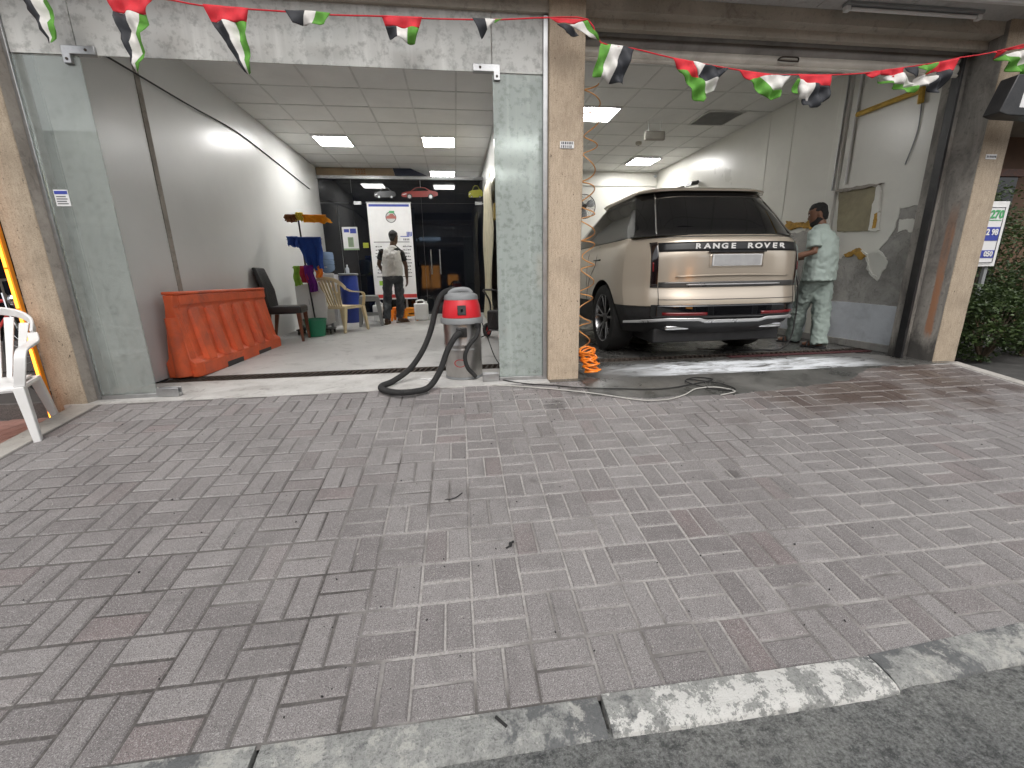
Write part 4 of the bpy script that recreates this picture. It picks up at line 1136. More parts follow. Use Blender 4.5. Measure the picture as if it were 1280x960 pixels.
MB().tube(bez([(.135, -.155, .50), (.14, -.17, .47), (.12, -.19, .40), (.045, -.20, .31), (.01, -.205, .22), (.03, -.20, .12), (.085, -.185, .05), (.10, -.18, .03)], 8), .0185, 12).build('drain_hose', MT['rubber'], v)
MB().lathe([(.026, -.02), (.03, 0), (.03, .02)], (.135, -.165, .49), 14).build('drain_clamp', MT['black'], v)
# ================================================================== LEFT BAY
# rear partition of black film glass
pt = thing('glass_partition', 'black glass rear partition with car stickers behind the banner', 'glass partition', (-1.03, 10.25, 0))
def P_(name, x0, x1, z0, z1, y0, y1, mat, parent=pt, bev=0.0):
    return MB(pt.location).box(x0, y0, z0, x1, y1, z1).build(name, mat, parent, bev)
P_('header', XL + .001, XD0 - .001, 3.02, 3.085, 10.20, 10.30, MT['alum'], pt, .004)
cols = [XL + .004, -2.485, -2.155, -0.675, XD0 - .004]
for i in range(4):
    P_('pane', cols[i] + .004, cols[i + 1] - .004, 0.012, 2.535, 10.244, 10.256, MT['film'])
for a, c in ((XL + .004, -2.155), (-2.155, -0.675), (-0.675, XD0 - .004)):
    P_('transom_pane', a + .004, c - .004, 2.545, 3.018, 10.244, 10.256, MT['film'])
for x, z in ((-2.05, 2.54), (0.60, 2.54)):
    P_('patch_fitting', x - .08, x + .08, z - .035, z + .035, 10.225, 10.243, MT['alum'], pt, .003)
for x in (-.53, -.33):
    MB(pt.location).tube([(x, 10.19, 1.0), (x, 10.19, 1.55)], .014, 8).tube([(x, 10.243, 1.06), (x, 10.19, 1.06)], .008, 6).tube([(x, 10.243, 1.49), (x, 10.19, 1.49)], .008, 6).build('door_handle', MT['alum'], pt)
# printed car stickers on the transom (flat)
def car_sticker(x0, x1, z0, z1, mat, flip, label):
    root = thing('car_sticker', label, 'sticker', ((x0 + x1) / 2, 10.242, z0))
    W, H = x1 - x0, z1 - z0
    def T(u, w): return (x0 + (1 - u if flip else u) * W, z0 + w * H)
    body = [(0, .25), (.02, .5), (.10, .58), (.26, .66), (.38, .93), (.48, 1.0), (.66, .98), (.80, .72), (.95, .66), (1, .5), (.99, .28), (.9, .2), (.84, .18), (.2, .14), (.05, .16)]
    b_ = MB(root.location).prism([T(*p) for p in body], 10.239, 10.243).build('body', mat, root, 0, 0)
    MB(root.location).prism([T(*p) for p in [(.29, .66), (.40, .90), (.50, .95), (.65, .93), (.75, .70)]], 10.2375, 10.2388).build('window', MT['gloss'], root, 0, 0)
    for u in (.22, .80):
        c = T(u, .20)
        MB(root.location).lathe([(.075 * W, 0), (.075 * W, .0018)], (c[0], 10.2365, c[1]), 18, 'y').build('wheel', MT['black'], root, 0, 0)
        MB(root.location).lathe([(.045 * W, 0), (.045 * W, .001)], (c[0], 10.2353, c[1]), 18, 'y').build('rim', MT['alum'], root, 0, 0)
    for u in (.05,):
        MB(root.location).prism([T(*p) for p in [(.015, .36), (.12, .46), (.16, .42), (.06, .33)]], 10.2375, 10.2388).build('headlamp', MT['paper'], root, 0, 0)
car_sticker(-1.10, -.30, 2.63, 2.87, S('sticker_red', (0.28, 0.035, 0.028), .4), False, 'flat red car sticker on the black glass above the banner')
car_sticker(.38, .70, 2.62, 2.92, S('sticker_yellow', (0.38, 0.38, 0.03), .4), False, 'flat yellow car sticker at the right end of the black glass')
car_sticker(-1.68, -1.22, 2.62, 2.86, S('sticker_dark', (0.02, 0.022, 0.027), .3), False, 'flat dark grey car sticker left of the red one')
# poster and small sticker
o = thing('poster', 'small white price poster with green foot on the black glass', 'poster', (-2.275, 10.24, 1.56))
MB(o.location).box(-2.44, 10.235, 1.555, -2.11, 10.243, 2.045).build('sheet', MT['paper'], o)
MB(o.location).box(-2.44, 10.2335, 1.555, -2.11, 10.2348, 1.59).box(-2.335, 10.2335, 1.62, -2.215, 10.2348, 1.83).build('print_green', S('poster_green', (.24, .34, .2), .6), o)
MB(o.location).box(-2.40, 10.2335, 1.93, -2.29, 10.2348, 2.0).box(-2.27, 10.2335, 1.91, -2.14, 10.2348, 2.01).build('print_blue', MT['paperblue'], o)
b = MB(o.location)
for k in range(7): b.box(-2.32, 10.2322, 1.64 + k * .026, -2.23, 10.2333, 1.650 + k * .026)
b.build('print_lines', MT['papergrey'], o)
o = MB((-1.97, 10.24, 1.60)).box(-2.02, 10.236, 1.60, -1.90, 10.243, 1.71).build('small_sticker', S('sticker_lime', (.45, .5, .05), .5)); o.location = (-1.97, 10.24, 1.60)
tag(o, 'tiny yellow-green sticker on the black glass beside the banner', 'sticker')
# cardboard above the partition
o = thing('cardboard_sheet', 'brown cardboard and dark sheet filling the gap above the partition', 'cardboard', (-1.6, 10.24, 3.09))
MB(o.location).prism([(XL + .01, 3.088), (-1.20, 3.088), (-1.24, 3.235), (XL + .01, 3.235)], 10.20, 10.23).build('cardboard', MT['wood'], o)
MB(o.location).prism([(-1.195, 3.088), (-.50, 3.088), (-.86, 3.235), (-1.235, 3.235)], 10.19, 10.22).build('dark_sheet', MT['darksheet'], o)
b = MB(o.location)
for i in range(3):
    for k in range(4): b.box(-2.02 + k * .055 + .02 * (i % 2), 10.1985, 3.115 + i * .037, -1.985 + k * .055, 10.1997, 3.138 + i * .037)
b.build('print', MT['c_brown'], o)

# standing banner
bn = thing('banner', 'tall white price list banner standing before the black glass', 'banner', (-1.36, 10.02, 0))
L_ = bn.location
sh_ = MB(L_).box(-1.815, 10.00, .40, -.895, 10.012, 2.44).build('sheet', MT['paper'], bn)
MB(L_).box(-1.78, 9.9975, 2.355, -.93, 9.9990, 2.405).build('blue_bar', MT['paperblue'], sh_)
MB(L_).box(-1.814, 9.9975, .42, -.896, 9.9990, .50).build('red_bar', MT['paperred'], sh_)
b = MB(L_)
for z in (1.62, .88): b.box(-1.74, 9.9975, z, -.97, 9.9990, z + .016)
rb = random.Random(5)
for k in range(9):
    z = 1.53 - k * .07
    for xa, xb in ((-1.73, -1.56), (-1.13, -.96)):
        x = xa + rb.uniform(0, .03)
        while x < xb - .02:
            w_ = rb.uniform(.015, .045); b.box(x, 9.9975, z - .010, x + w_, 9.9990, z + rb.uniform(.004, .016)); x += w_ + rb.uniform(.006, .012)
            if rb.random() < .4: b.box(x - .02, 9.9975, z + .02, x - .008, 9.9990, z + .028)
b.build('print_lines', MT['papergrey'], sh_)
b = MB(L_)
x = -1.02
for k in range(4): b.box(x, 9.9975, 1.74 + .01 * (k % 2), x + .02, 9.9990, 1.84); x += .03
b.box(-1.16, 9.9975, 1.735, -.97, 9.9990, 1.752).build('blue_lettering', MT['paperblue'], sh_)
b = MB(L_)
for k in range(4): b.box(-1.10 + k * .035, 9.9975, 1.66, -1.078 + k * .035, 9.9990, 1.70)
b.build('dark_lettering', MT['papergrey'], sh_)
MB(L_).lathe([(.115, 0), (.115, .0012)], (-1.33, 9.9975, 2.14), 24, 'y').build('emblem_ring', MT['papergrey'], sh_)
MB(L_).lathe([(.098, 0), (.098, .0012)], (-1.33, 9.9960, 2.14), 24, 'y').build('emblem_disc', S('emblem_grey', (.5, .52, .5), .6), sh_)
MB(L_).prism([(-1.44, 2.11), (-1.42, 2.16), (-1.37, 2.18), (-1.34, 2.21), (-1.29, 2.21), (-1.25, 2.17), (-1.22, 2.15), (-1.22, 2.11)], 9.9942, 9.9955).build('emblem_shape', S('emblem_red', (.36, .12, .10), .6), sh_)
MB(L_).box(-1.36, 9.9942, 2.225, -1.25, 9.9955, 2.27).build('emblem_leaf', MT['papergreen'], sh_)
MB(L_).box(-1.70, 9.9975, .70, -1.62, 9.9990, .80).build('stamp', MT['c_green'], sh_)
MB(L_).box(-1.60, 10.013, .02, -1.56, 10.035, 2.42).box(-1.15, 10.013, .02, -1.11, 10.035, 2.42).box(-1.65, 9.88, 0, -1.55, 10.16, .02).box(-1.16, 9.88, 0, -1.06, 10.16, .02).build('stand', MT['alum'], bn)
MB(L_).tube([(-1.83, 10.006, 2.44), (-.88, 10.006, 2.44)], .014, 8).tube([(-1.83, 10.006, .40), (-.88, 10.006, .40)], .014, 8).build('rod', MT['alum'], bn)

# orange-red plastic barrier: runs along the left wall
br = thing('plastic_barrier', 'long orange-red plastic road barrier leaning along the left wall', 'road barrier', (-2.655, 5.32, 0.004), R(-1.2))
def bar_ring(y, xf_top=.0):
    # cross-section (x to the right = room side, z)
    return [(-.165, y, 0), (.165, y, 0), (.165, y, .14), (.115, y, .18), (.035, y, .68), (.05, y, .70), (.05, y, .79), (-.05, y, .79), (-.05, y, .70), (-.13, y, .19), (-.165, y, .15)]
L = 1.96
b = MB()
b.loft([bar_ring(-L / 2 + .10), bar_ring(L / 2 - .06)])
body = b
# black boxes stand in for the shade inside notches under the foot
o = body.build('body', MT['barrier'], br, 0.014)
for yc in (-.30, .42):
    MB().box(-.12, yc - .17, .001, .1655, yc + .17, .062).build('slot_shade', MT['black'], br)
# ribs: slanting buttresses proud of the face, recess panels between
for k in range(6):
    y = -.70 + k * .27
    b = MB()
    b.loft([[(.035, y - .075, .62), (.060, y - .058, .66), (.060, y + .058, .66), (.035, y + .075, .62)],
            [(.10, y - .085, .15), (.172, y - .07, .145), (.172, y + .07, .145), (.10, y + .085, .15)]])
    b.build('rib', MT['barrier'], br, 0.006)
b = MB()
b.loft([[(x * .98, -L / 2 + .101, z) for x, _, z in bar_ring(0)], [(x * .8, -L / 2 + .03, z * .995) for x, _, z in bar_ring(0)]])
b.build('end_face', MT['barrier'], br, 0.008)
MB().tube([(.02, -L / 2 + .03, .02), (.0, -L / 2 + .03, .58)], [.075, .055], 14).build('end_post', MT['barrier'], br)
MB().box(-.058, -L / 2 + .04, .7895, .058, L / 2 - .07, .82).build('top_rim', MT['barrier'], br, 0.012)

# black dining chair
ch = thing('dining_chair', 'black leather dining chair with brown wooden legs by the barrier', 'chair', (-2.50, 6.70, fl(6.7)), R(-84))
def cush(x, y, z, a, bb, c): return MB().box(x - a, y - bb, z - c, x + a, y + bb, z + c)
cush(0, .0, .46, .235, .235, .055).build('seat', MT['leather'], ch, 0.03, 35, 0, 0, True, 4)
b = MB()
b.loft([[(-.225, -.235, .44), (.225, -.235, .44), (.225, -.165, .44), (-.225, -.165, .44)], [(-.225, -.25, .75), (.225, -.25, .75), (.225, -.19, .75), (-.225, -.19, .75)], [(-.21, -.335, 1.06), (.21, -.335, 1.06), (.21, -.285, 1.06), (-.21, -.285, 1.06)]])
b.build('backrest', MT['leather'], ch, 0.018, 35, 0, 0, True, 3)
for x in (-.2, .2):
    MB().loft([[(x - .016, .19, 0), (x + .016, .19, 0), (x + .016, .222, 0), (x - .016, .222, 0)], [(x - .026, .165, .42), (x + .026, .165, .42), (x + .026, .222, .42), (x - .026, .222, .42)]]).build('leg', MT['brownwood'], ch, 0.003)
    MB().loft([[(x - .016, -.29, 0), (x + .016, -.29, 0), (x + .016, -.258, 0), (x - .016, -.258, 0)], [(x - .026, -.225, .42), (x + .026, -.225, .42), (x + .026, -.168, .42), (x - .026, -.168, .42)]]).build('leg', MT['brownwood'], ch, 0.003)

# bucket
bk = thing('bucket', 'green plastic bucket on the floor beneath the cloth rack', 'bucket', (-2.36, 7.42, 0))
MB().lathe([(.13, 0), (.135, .004), (.175, .27), (.185, .272), (.185, .29), (.172, .29), (.16, .26), (.125, .02)], n=28, caps=False).build('shell', MT['green'], bk)
MB().lathe([(.13, .006), (.126, .012)], n=28).build('bottom', MT['green'], bk)
MB().tube(bez([(-.18, 0, .27), (-.15, .06, .20), (0, .10, .16), (.15, .06, .20), (.18, 0, .27)], 5), .004, 6).build('handle', MT['alum'], bk)

# rolling cloth rack
rk = thing('cloth_rack', 'thin black rolling rack hung with coloured cloths by the left wall', 'rack', (-2.49, 7.72, 0))
MB().tube([(.05, 0, .10), (0, 0, 1.0), (-.02, 0, 1.96)], .014, 8).build('pole', MT['black'], rk)
for z, a, c in ((1.92, -.23, .42), (1.57, -.25, .32), (1.12, -.22, .34)):
    MB().tube([(a, 0, z), (c, 0, z + .005)], .008, 6).build('arm', MT['alum'], rk)
MB().box(-.24, -.16, .08, .34, .16, .10).build('base', MT['black'], rk, .004)
me = MB().lathe([(.028, -.012), (.035, -.008), (.035, .008), (.028, .012)], (0, 0, .035), 12, 'x').box(-.016, -.004, .035, .016, .004, .085).mesh('castor', MT['black'])
for x, y in ((-.21, -.13), (.31, -.13), (-.21, .13), (.31, .13)): share('castor', me, rk, (x, y, 0))
def cloth(name, label, x0, x1, z0, zb, mat, taper=(0, 0), fold=.03, y=7.70, wav=3, seed=0, extra=None):
    # a towel folded over an arm: front flap hangs to zb
    t = thing(name, label, 'cloth', ((x0 + x1) / 2, y, zb), 0, 'cloths on the rack')
    loc = t.location
    def fn(u, v):
        q = v
        xa, xb = x0 + taper[0] * q, x1 + taper[1] * q
        x = xa + (xb - xa) * u
        bot = zb + .05 * mnoise.noise(Vector((u * 3, seed, 0)))
        z = z0 + (bot - z0) * q
        yy = y - .02 - fold * (math.sin(u * wav * math.pi * 2 + seed + q * 1.2) * (.35 + .65 * q)) - .02 * math.sin(q * 3 + seed)
        return (x + .008 * math.sin(q * 9 + seed), yy, z)
    MB(loc).grid(fn, 22, 14).build('front_flap', mat, t, 0, 60, 0, .006)
    def fn2(u, v):
        x = x0 + (x1 - x0) * u
        a = math.pi * v
        return (x, y - .02 * math.cos(a) + .012 * math.sin(u * 12 + seed), z0 + .016 * math.sin(a) - (.10 * max(0, v - .8) * 5 if v > .8 else 0))
    MB(loc).grid(fn2, 22, 10).build('top_fold', mat, t, 0, 60, 0, .006)
    return t
cloth('cloth', 'small brown cloth bunched at the left of the top arm of the rack', -2.70, -2.53, 1.94, 1.85, MT['c_brown'], (.0, .02), .03, seed=1)
cloth('cloth', 'small yellow cloth at the top of the rack pole', -2.53, -2.43, 1.97, 1.86, MT['c_yellow'], (-.01, .01), .02, seed=2)
cloth('cloth', 'bright orange cloth drooping to the right at the top of the rack', -2.43, -2.07, 1.935, 1.83, MT['c_orange'], (.17, .10), .03, wav=2, seed=3)
cloth('cloth', 'big blue cloth hanging from the middle arm of the rack', -2.62, -2.19, 1.59, 1.09, MT['c_blue'], (.20, .0), .03, wav=3, seed=4)
cloth('cloth', 'small blue cloth bunched left of the big blue one', -2.72, -2.55, 1.60, 1.45, MT['c_blue'], (.02, .03), .04, wav=1.5, seed=5)
cloth('cloth', 'lime green cloth leftmost on the lowest arm of the rack', -2.68, -2.58, 1.13, .83, MT['c_green'], (.0, .02), .03, wav=1.3, seed=6)
cloth('cloth', 'crimson cloth between the lime and purple ones', -2.57, -2.45, 1.13, .87, MT['c_red'], (.0, .02), .03, wav=1.4, seed=7, y=7.69)
cloth('cloth', 'long purple cloth hanging lowest on the rack', -2.50, -2.36, 1.14, .72, MT['c_purple'], (.06, .04), .025, wav=1.5, seed=8, y=7.665)
cloth('cloth', 'small rust orange cloth rightmost on the lowest arm of the rack', -2.34, -2.23, 1.13, .95, MT['orangehose'], (.0, .0), .03, wav=1.4, seed=9)

# white cabinet, water dispenser with bottle, barrel with bottle, stool
cb = thing('cabinet', 'low white cabinet standing behind the cloth rack', 'cabinet', (-2.53, 8.1, 0))
MB().box(-.24, -.22, .14, .25, .24, .86).build('case', MT['white'], cb, .006)
MB().box(-.235, -.232, .15, .0, -.221, .85).box(.006, -.232, .15, .245, -.221, .85).build('door', MT['white'], cb, .003)
MB().box(-.03, -.24, .50, -.022, -.233, .6).box(.028, -.24, .5, .036, -.233, .6).build('handle', MT['alum'], cb)
for x, y in ((-.2, -.18), (.2, -.18), (-.2, .19), (.2, .19)): MB().box(x - .02, y - .02, 0, x + .02, y + .02, .139).build('foot', MT['greyp'], cb)
dp = thing('water_dispenser', 'pale water dispenser column behind the cream chair', 'water dispenser', (-2.56, 9.20, 0))
MB().box(-.155, -.16, .01, .155, .17, .62).box(-.155, -.10, .62, .155, .17, .82).box(-.155, -.16, .82, .155, .17, 1.02).build('case', S('dispenser_plastic', (.42, .42, .43), .4), dp, .012)
MB().box(-.13, -.155, .6205, .13, -.101, .635).build('drip_tray', MT['greyp'], dp)
for x, m in ((-.06, 'blue'), (.06, 'red')): MB().box(x - .018, -.15, .76, x + .018, -.101, .819).build('tap', MT[m], dp, .004)
MB().lathe([(.11, 1.02), (.12, 1.035), (.08, 1.05)], n=24).build('collar', MT['white'], dp)
wb = thing('water_bottle', 'large blue water bottle upended on the dispenser', 'water bottle', (-2.56, 9.20, 1.03))
MB().lathe([(.03, 0), (.05, .02), (.13, .07), (.148, .10), (.148, .17), (.140, .18), (.148, .19), (.148, .26), (.140, .27), (.148, .28), (.148, .38), (.135, .42), (.06, .432)], n=28).build('shell', MT['bottleblue'], wb)
bl = thing('barrel', 'tall blue plastic barrel in front of the black glass', 'barrel', (-2.29, 9.72, 0))
MB().lathe([(.165, 0), (.178, .02), (.185, .3), (.19, .32), (.185, .34), (.185, .66), (.19, .68), (.185, .70), (.182, .98), (.17, 1.01)], n=30).build('shell', MT['blue'], bl)
MB().lathe([(.20, 1.00), (.205, 1.01), (.205, 1.035), (.19, 1.045), (.03, 1.05)], n=30).build('lid', MT['greyp'], bl)
sb = thing('small_bottle', 'small clear bottle standing on the blue barrel', 'bottle', (-2.28, 9.66, 1.052))
MB().lathe([(.036, 0), (.038, .01), (.038, .09), (.015, .13), (.014, .15)], n=16).build('shell', S('bottle_pale', (.5, .53, .58), .2), sb)
MB().lathe([(.017, .15), (.017, .17)], n=12).build('cap', MT['white'], sb)
def stool(name, label, loc, rot, mat, w, h, group):
    t = thing(name, label, 'stool', loc, rot, group)
    MB().box(-w * .42, -w * .42, h - .05, w * .42, w * .42, h).build('seat', mat, t, .012)
    for sx in (-1, 1):
        for sy in (-1, 1):
            a, c = w * .40, w * .5
            def rg_(q, s_): return [(sx * q - s_, sy * q - s_, 0), (sx * q + s_, sy * q - s_, 0), (sx * q + s_, sy * q + s_, 0), (sx * q - s_, sy * q + s_, 0)]
            b = MB().loft([[(x, y, 0) for x, y, _ in rg_(c, .022)], [(x, y, h - .051) for x, y, _ in rg_(a * .88, .04)]])
            b.build('leg', mat, t, .004)
    for k, (x0, y0, x1, y1) in enumerate(((-1, -1, 1, -1), (-1, 1, 1, 1), (-1, -1, -1, 1), (1, -1, 1, 1))):
        q = w * .43
        MB().box(min(x0, x1) * q - .012, min(y0, y1) * q - .012, h * .35, max(x0, x1) * q + .012, max(y0, y1) * q + .012, h * .35 + .04).build('stretcher', mat, t, .003)
        MB().box(min(x0, x1) * q * .9 - .010, min(y0, y1) * q * .9 - .010, h - .11, max(x0, x1) * q * .9 + .010, max(y0, y1) * q * .9 + .010, h - .05).build('apron', mat, t, .003)
    return t
stool('stool', 'grey plastic stool between the cream chair and the man in the white vest', (-1.74, 8.92, 0), R(8), MT['greyp'], .42, .60, 'plastic stools')
stool('stool', 'orange plastic stool in front of the banner, beside the right white canister', (-1.03, 9.80, 0), R(5), MT['orange'], .26, .28, 'plastic stools')
stool('stool', 'orange plastic stool between the legs of the man in the white vest', (-1.30, 9.78, 0), R(-8), MT['orangehose'], .26, .30, 'plastic stools')
def jerrycan(loc, rot, w, d, h, label):
    t = thing('canister', label, 'canister', loc, rot, 'white plastic canisters')
    MB().box(-w / 2, -d / 2, 0, w / 2, d / 2, h * .86).build('body', MT['white'], t, .03, 35, 0, 0, True, 3)
    MB().tube(bez([(-w * .3, 0, h * .85), (-w * .28, 0, h * .97), (0, 0, h), (w * .22, 0, h * .97), (w * .24, 0, h * .85)], 5), .018, 8).build('handle', MT['white'], t)
    MB().lathe([(.025, h * .85), (.025, h * .95)], (w * .36, 0, 0), 12).build('cap', MT['white'], t)
jerrycan((-.80, 9.76, 0), R(6), .31, .2, .44, 'white plastic canister right of the orange stool')
jerrycan((-1.72, 9.78, 0), R(-20), .22, .2, .42, 'white plastic canister between the grey stool and the man')
# cylinder end of a rolled hose near the man's foot: small white cup
cp = thing('cup', 'small pale bowl on the floor left of the man in the white vest', 'bowl', (-1.62, 9.35, 0))
MB().lathe([(.05, 0), (.09, .06), (.085, .062), (.045, .008)], n=18).build('shell', MT['white'], cp)

# hand trolley with red wheels behind the glass
ht = thing('hand_trolley', 'black pressure washer trolley with red wheels behind the streaked glass', 'trolley', (.58, 6.50, 0), R(-35))
for x in (-.15, .15):
    w_ = MB().lathe([(.07, x - .02), (.105, x - .02), (.11, x), (.105, x + .02), (.07, x + .02)], (0, 0, .11), 20, 'x').build('wheel', MT['rubber'], ht)
    MB().lathe([(.071, x - .023), (.03, x - .028), (.03, x + .028), (.071, x + .023)], (0, 0, .11), 16, 'x').build('rim', MT['red'], w_)
MB().tube([(-.17, 0, .11), (.17, 0, .11)], .01, 8).build('axle', MT['alum'], ht)
MB().box(-.10, -.10, .13, .10, .12, .42).build('pump_body', MT['black'], ht, .03)
MB().tube(bez([(-.12, .05, .18), (-.12, .06, .5), (-.12, -.06, .66), (-.10, -.16, .72), (0, -.18, .73), (.10, -.16, .72), (.12, -.06, .66), (.12, .06, .5), (.12, .05, .18)], 6), .014, 8).build('handle', MT['black'], ht)
MB().tube(bez([(.05, -.1, .3), (.1, -.2, .4), (.05, -.22, .25), (-.05, -.25, .06), (-.2, -.3, .02)], 6), .009, 6).build('hose', MT['rubber'], ht)
# cloudy film draped on the dividing wall, junction box, switch
fm = thing('plastic_film', 'cloudy yellowish plastic film hanging on the dividing wall', 'plastic film', (.62, 8.1, .1))
def ff(u, v):
    y = 7.35 + 1.75 * u + (.35 * (1 - v)) * (u - .5); z = .12 + 2.47 * v
    return (.655 - .075 * abs(math.sin(u * 11 + .8 * math.sin(v * 5))) * (1 - .75 * v) - .03 * math.sin(v * 7 + u * 3) * (1 - v), y * 1.0 - .25 * (1 - v) * 0, z)
MB(fm.location).grid(ff, 40, 24).build('sheet', MT['film_yel'], fm, 0, 60, 0, .003)
o = thing('junction_box', 'yellow electrical box on the dividing wall', 'electrical box', (.70, 7.25, 1.82))
MB().box(-.035, -.11, 0, .019, .11, .24).build('case', S('box_yellow', (.5, .37, .08), .5), o, .004)
MB().box(-.042, -.09, .02, -.0355, .09, .22).build('lid', S('box_lid', (.42, .33, .12), .5), o, .003)

# everything standing on the sloping left floor rests on it (positions and sizes as measured on that slope)
for t in [o for o in bpy.data.objects if o.parent is None and o.type == 'EMPTY' and o.name.split('.')[0] in
          ('bucket', 'cloth_rack', 'cloth', 'cabinet', 'water_dispenser', 'water_bottle', 'barrel', 'small_bottle', 'stool', 'canister', 'cup', 'hand_trolley', 'banner')]:
    y = t.location.y
    if t.name.split('.')[0] == 'cloth': y = 7.72
    if t.name.split('.')[0] == 'small_bottle': y = 9.72
    k = (0.9 + FS * 4.42) / (0.9 + FS * y)
    if t.name.startswith('banner'): k = 0.985
    t.location = (t.location.x * k, t.location.y * k, 0.9 + k * (t.location.z - 0.9))
    t.scale = (k, k, k)
    if t.name.startswith('banner'): t.location.z = fl(t.location.y)
# ================================================================== CAR (origin: ground below the rear axle, +y = forward)
car = thing('suv_car', 'large champagne gold luxury SUV parked nose-in inside the right bay', 'car', (2.75, 5.03, 0.001))
def lerp_tab(tab, z):
    if z <= tab[0][0]: return tab[0][1]
    for (a, va), (b_, vb) in zip(tab, tab[1:]):
        if z <= b_: return va + (vb - va) * (z - a) / (b_ - a)
    return tab[-1][1]
W_T = [(.28, .90), (.40, .945), (.55, .985), (.70, 1.0), (.90, 1.0), (1.05, .992), (1.15, .975), (1.22, .95), (1.275, .915)]
R_T = [(.28, -.88), (.40, -1.06), (.47, -1.10), (.60, -1.095), (.66, -1.085), (.78, -1.055), (.95, -1.055), (1.10, -1.05), (1.20, -1.03), (1.25, -1.0), (1.275, -.96)]
F_T = [(.28, 3.70), (.45, 3.90), (.7, 3.94), (.95, 3.90), (1.08, 3.75), (1.14, 3.0), (1.20, 2.4), (1.275, 2.2)]
def Wd(z): return lerp_tab(W_T, z)
def Rr(z): return lerp_tab(R_T, z)
def rear_y(x, z, D=.42, n=4.2):
    return Rr(z) + D * (min(1, abs(x) / Wd(z))) ** n
SM = [math.sin(math.pi / 2 * k / 14) for k in range(15)]
XS = [-q for q in reversed(SM)] + SM[1:]
def contour(z, w, r, f, D=.42, n=4.2, Df=.7, nf=3.2, tap=0.0):
    P = []
    for q in XS:
        P.append((w * q, r + D * abs(q) ** n, z))
    ys = [r + D + (f - Df - r - D) * k / 10 for k in range(1, 10)]
    P += [(w * (1 - tap * k / 10), y, z) for k, y in enumerate(ys, 1)]
    for q in reversed(XS):
        P.append((w * q * (1 - tap), f - Df * abs(q) ** nf, z))
    P += [(-w * (1 - tap * (10 - k) / 10), y, z) for k, y in enumerate(reversed(ys), 1)]
    return P
def loftz(zs, wf, rf, ff, **kw):
    return MB().loft([contour(z, wf(z), rf(z), ff(z), **kw) for z in zs])
def cut_wheels(obj, r=.455):
    cut = MB()
    for s in (-1, 1):
        for y in (0, 2.997):
            cut.lathe([(r, .55 * s), (r, 1.3 * s)], (0, y, .40), 36, 'x')
    c = cut.build('cutter', MT['black'], car)
    md = obj.modifiers.new('b', 'BOOLEAN'); md.operation = 'DIFFERENCE'; md.solver = 'EXACT'; md.object = c
    try: md.material_mode = 'TRANSFER'
    except Exception: pass
    bpy.context.view_layer.update()
    me = bpy.data.meshes.new_from_object(obj.evaluated_get(bpy.context.evaluated_depsgraph_get()))
    obj.modifiers.remove(md)
    obj.data = me
    me.polygons.foreach_set('use_smooth', [True] * len(me.polygons)); me.set_sharp_from_angle(angle=R(32))
    bpy.data.objects.remove(c)
zs = [.585, .595, .62, .66, .70, .75, .80, .85, .885, .90, .915, .95, 1.0, 1.05, 1.10, 1.14, 1.18, 1.21, 1.235, 1.255, 1.27, 1.277]
def Wb(z): return Wd(z) - (.02 if z < .59 else 0)
body = loftz(zs, Wb, Rr, lambda z: lerp_tab(F_T, z)).build('body', MT['paint'], car, 0, 40)
cut_wheels(body)
low = loftz([.30, .33, .40, .46, .50, .56, .588], lambda z: Wd(z) - .012, lambda z: Rr(z) + .012, lambda z: lerp_tab(F_T, z) - .012).build('lower_cladding', MT['black'], car, 0, 40)
cut_wheels(low, .44)
# greenhouse: black glass all round, then the floating roof
GW = [(1.27, .905), (1.30, .89), (1.50, .82), (1.70, .738), (1.76, .725), (1.79, .70)]
GR = [(1.27, -.955), (1.30, -.91), (1.50, -.745), (1.70, -.56), (1.76, -.50), (1.79, -.44)]
GF = [(1.27, 2.25), (1.30, 2.16), (1.5, 1.75), (1.70, 1.25), (1.76, 1.1)]
gz = [1.274, 1.285, 1.30, 1.36, 1.44, 1.52, 1.60, 1.66, 1.71, 1.745, 1.77, 1.785]
gh = loftz(gz, lambda z: lerp_tab(GW, z), lambda z: lerp_tab(GR, z), lambda z: lerp_tab(GF, z), D=.28, n=5, Df=.5).build('glasshouse', MT['gloss'], car, 0, 40)
RW = [(1.752, .738), (1.770, .745), (1.787, .73), (1.805, .66), (1.818, .54), (1.828, .34), (1.832, .12)]
RR_ = [(1.752, -.555), (1.770, -.56), (1.787, -.52), (1.805, -.38), (1.818, -.16), (1.828, .16), (1.832, .4)]
RF = [(1.752, 1.14), (1.770, 1.15), (1.787, 1.1), (1.805, 1.0), (1.818, .9), (1.828, .75), (1.832, .6)]
loftz([1.752, 1.758, 1.764, 1.770, 1.779, 1.787, 1.796, 1.805, 1.812, 1.818, 1.823, 1.828, 1.832], lambda z: lerp_tab(RW, z), lambda z: lerp_tab(RR_, z), lambda z: lerp_tab(RF, z), D=.24, n=5, Df=.4).build('roof', MT['paint'], car, 0, 50)
def rearpatch(name, x0, x1, z0, z1, off, mat, parent=car, nx=24, nz=4, wav=None, solid=.006):
    def fn(u, v):
        x = x0 + (x1 - x0) * u; z = z0 + (z1 - z0) * v
        if wav: z = wav(x, z)
        return (x, rear_y(x, z) - off, z)
    return MB().grid(fn, nx, nz).build(name, mat, parent, 0, 40, 0, solid)
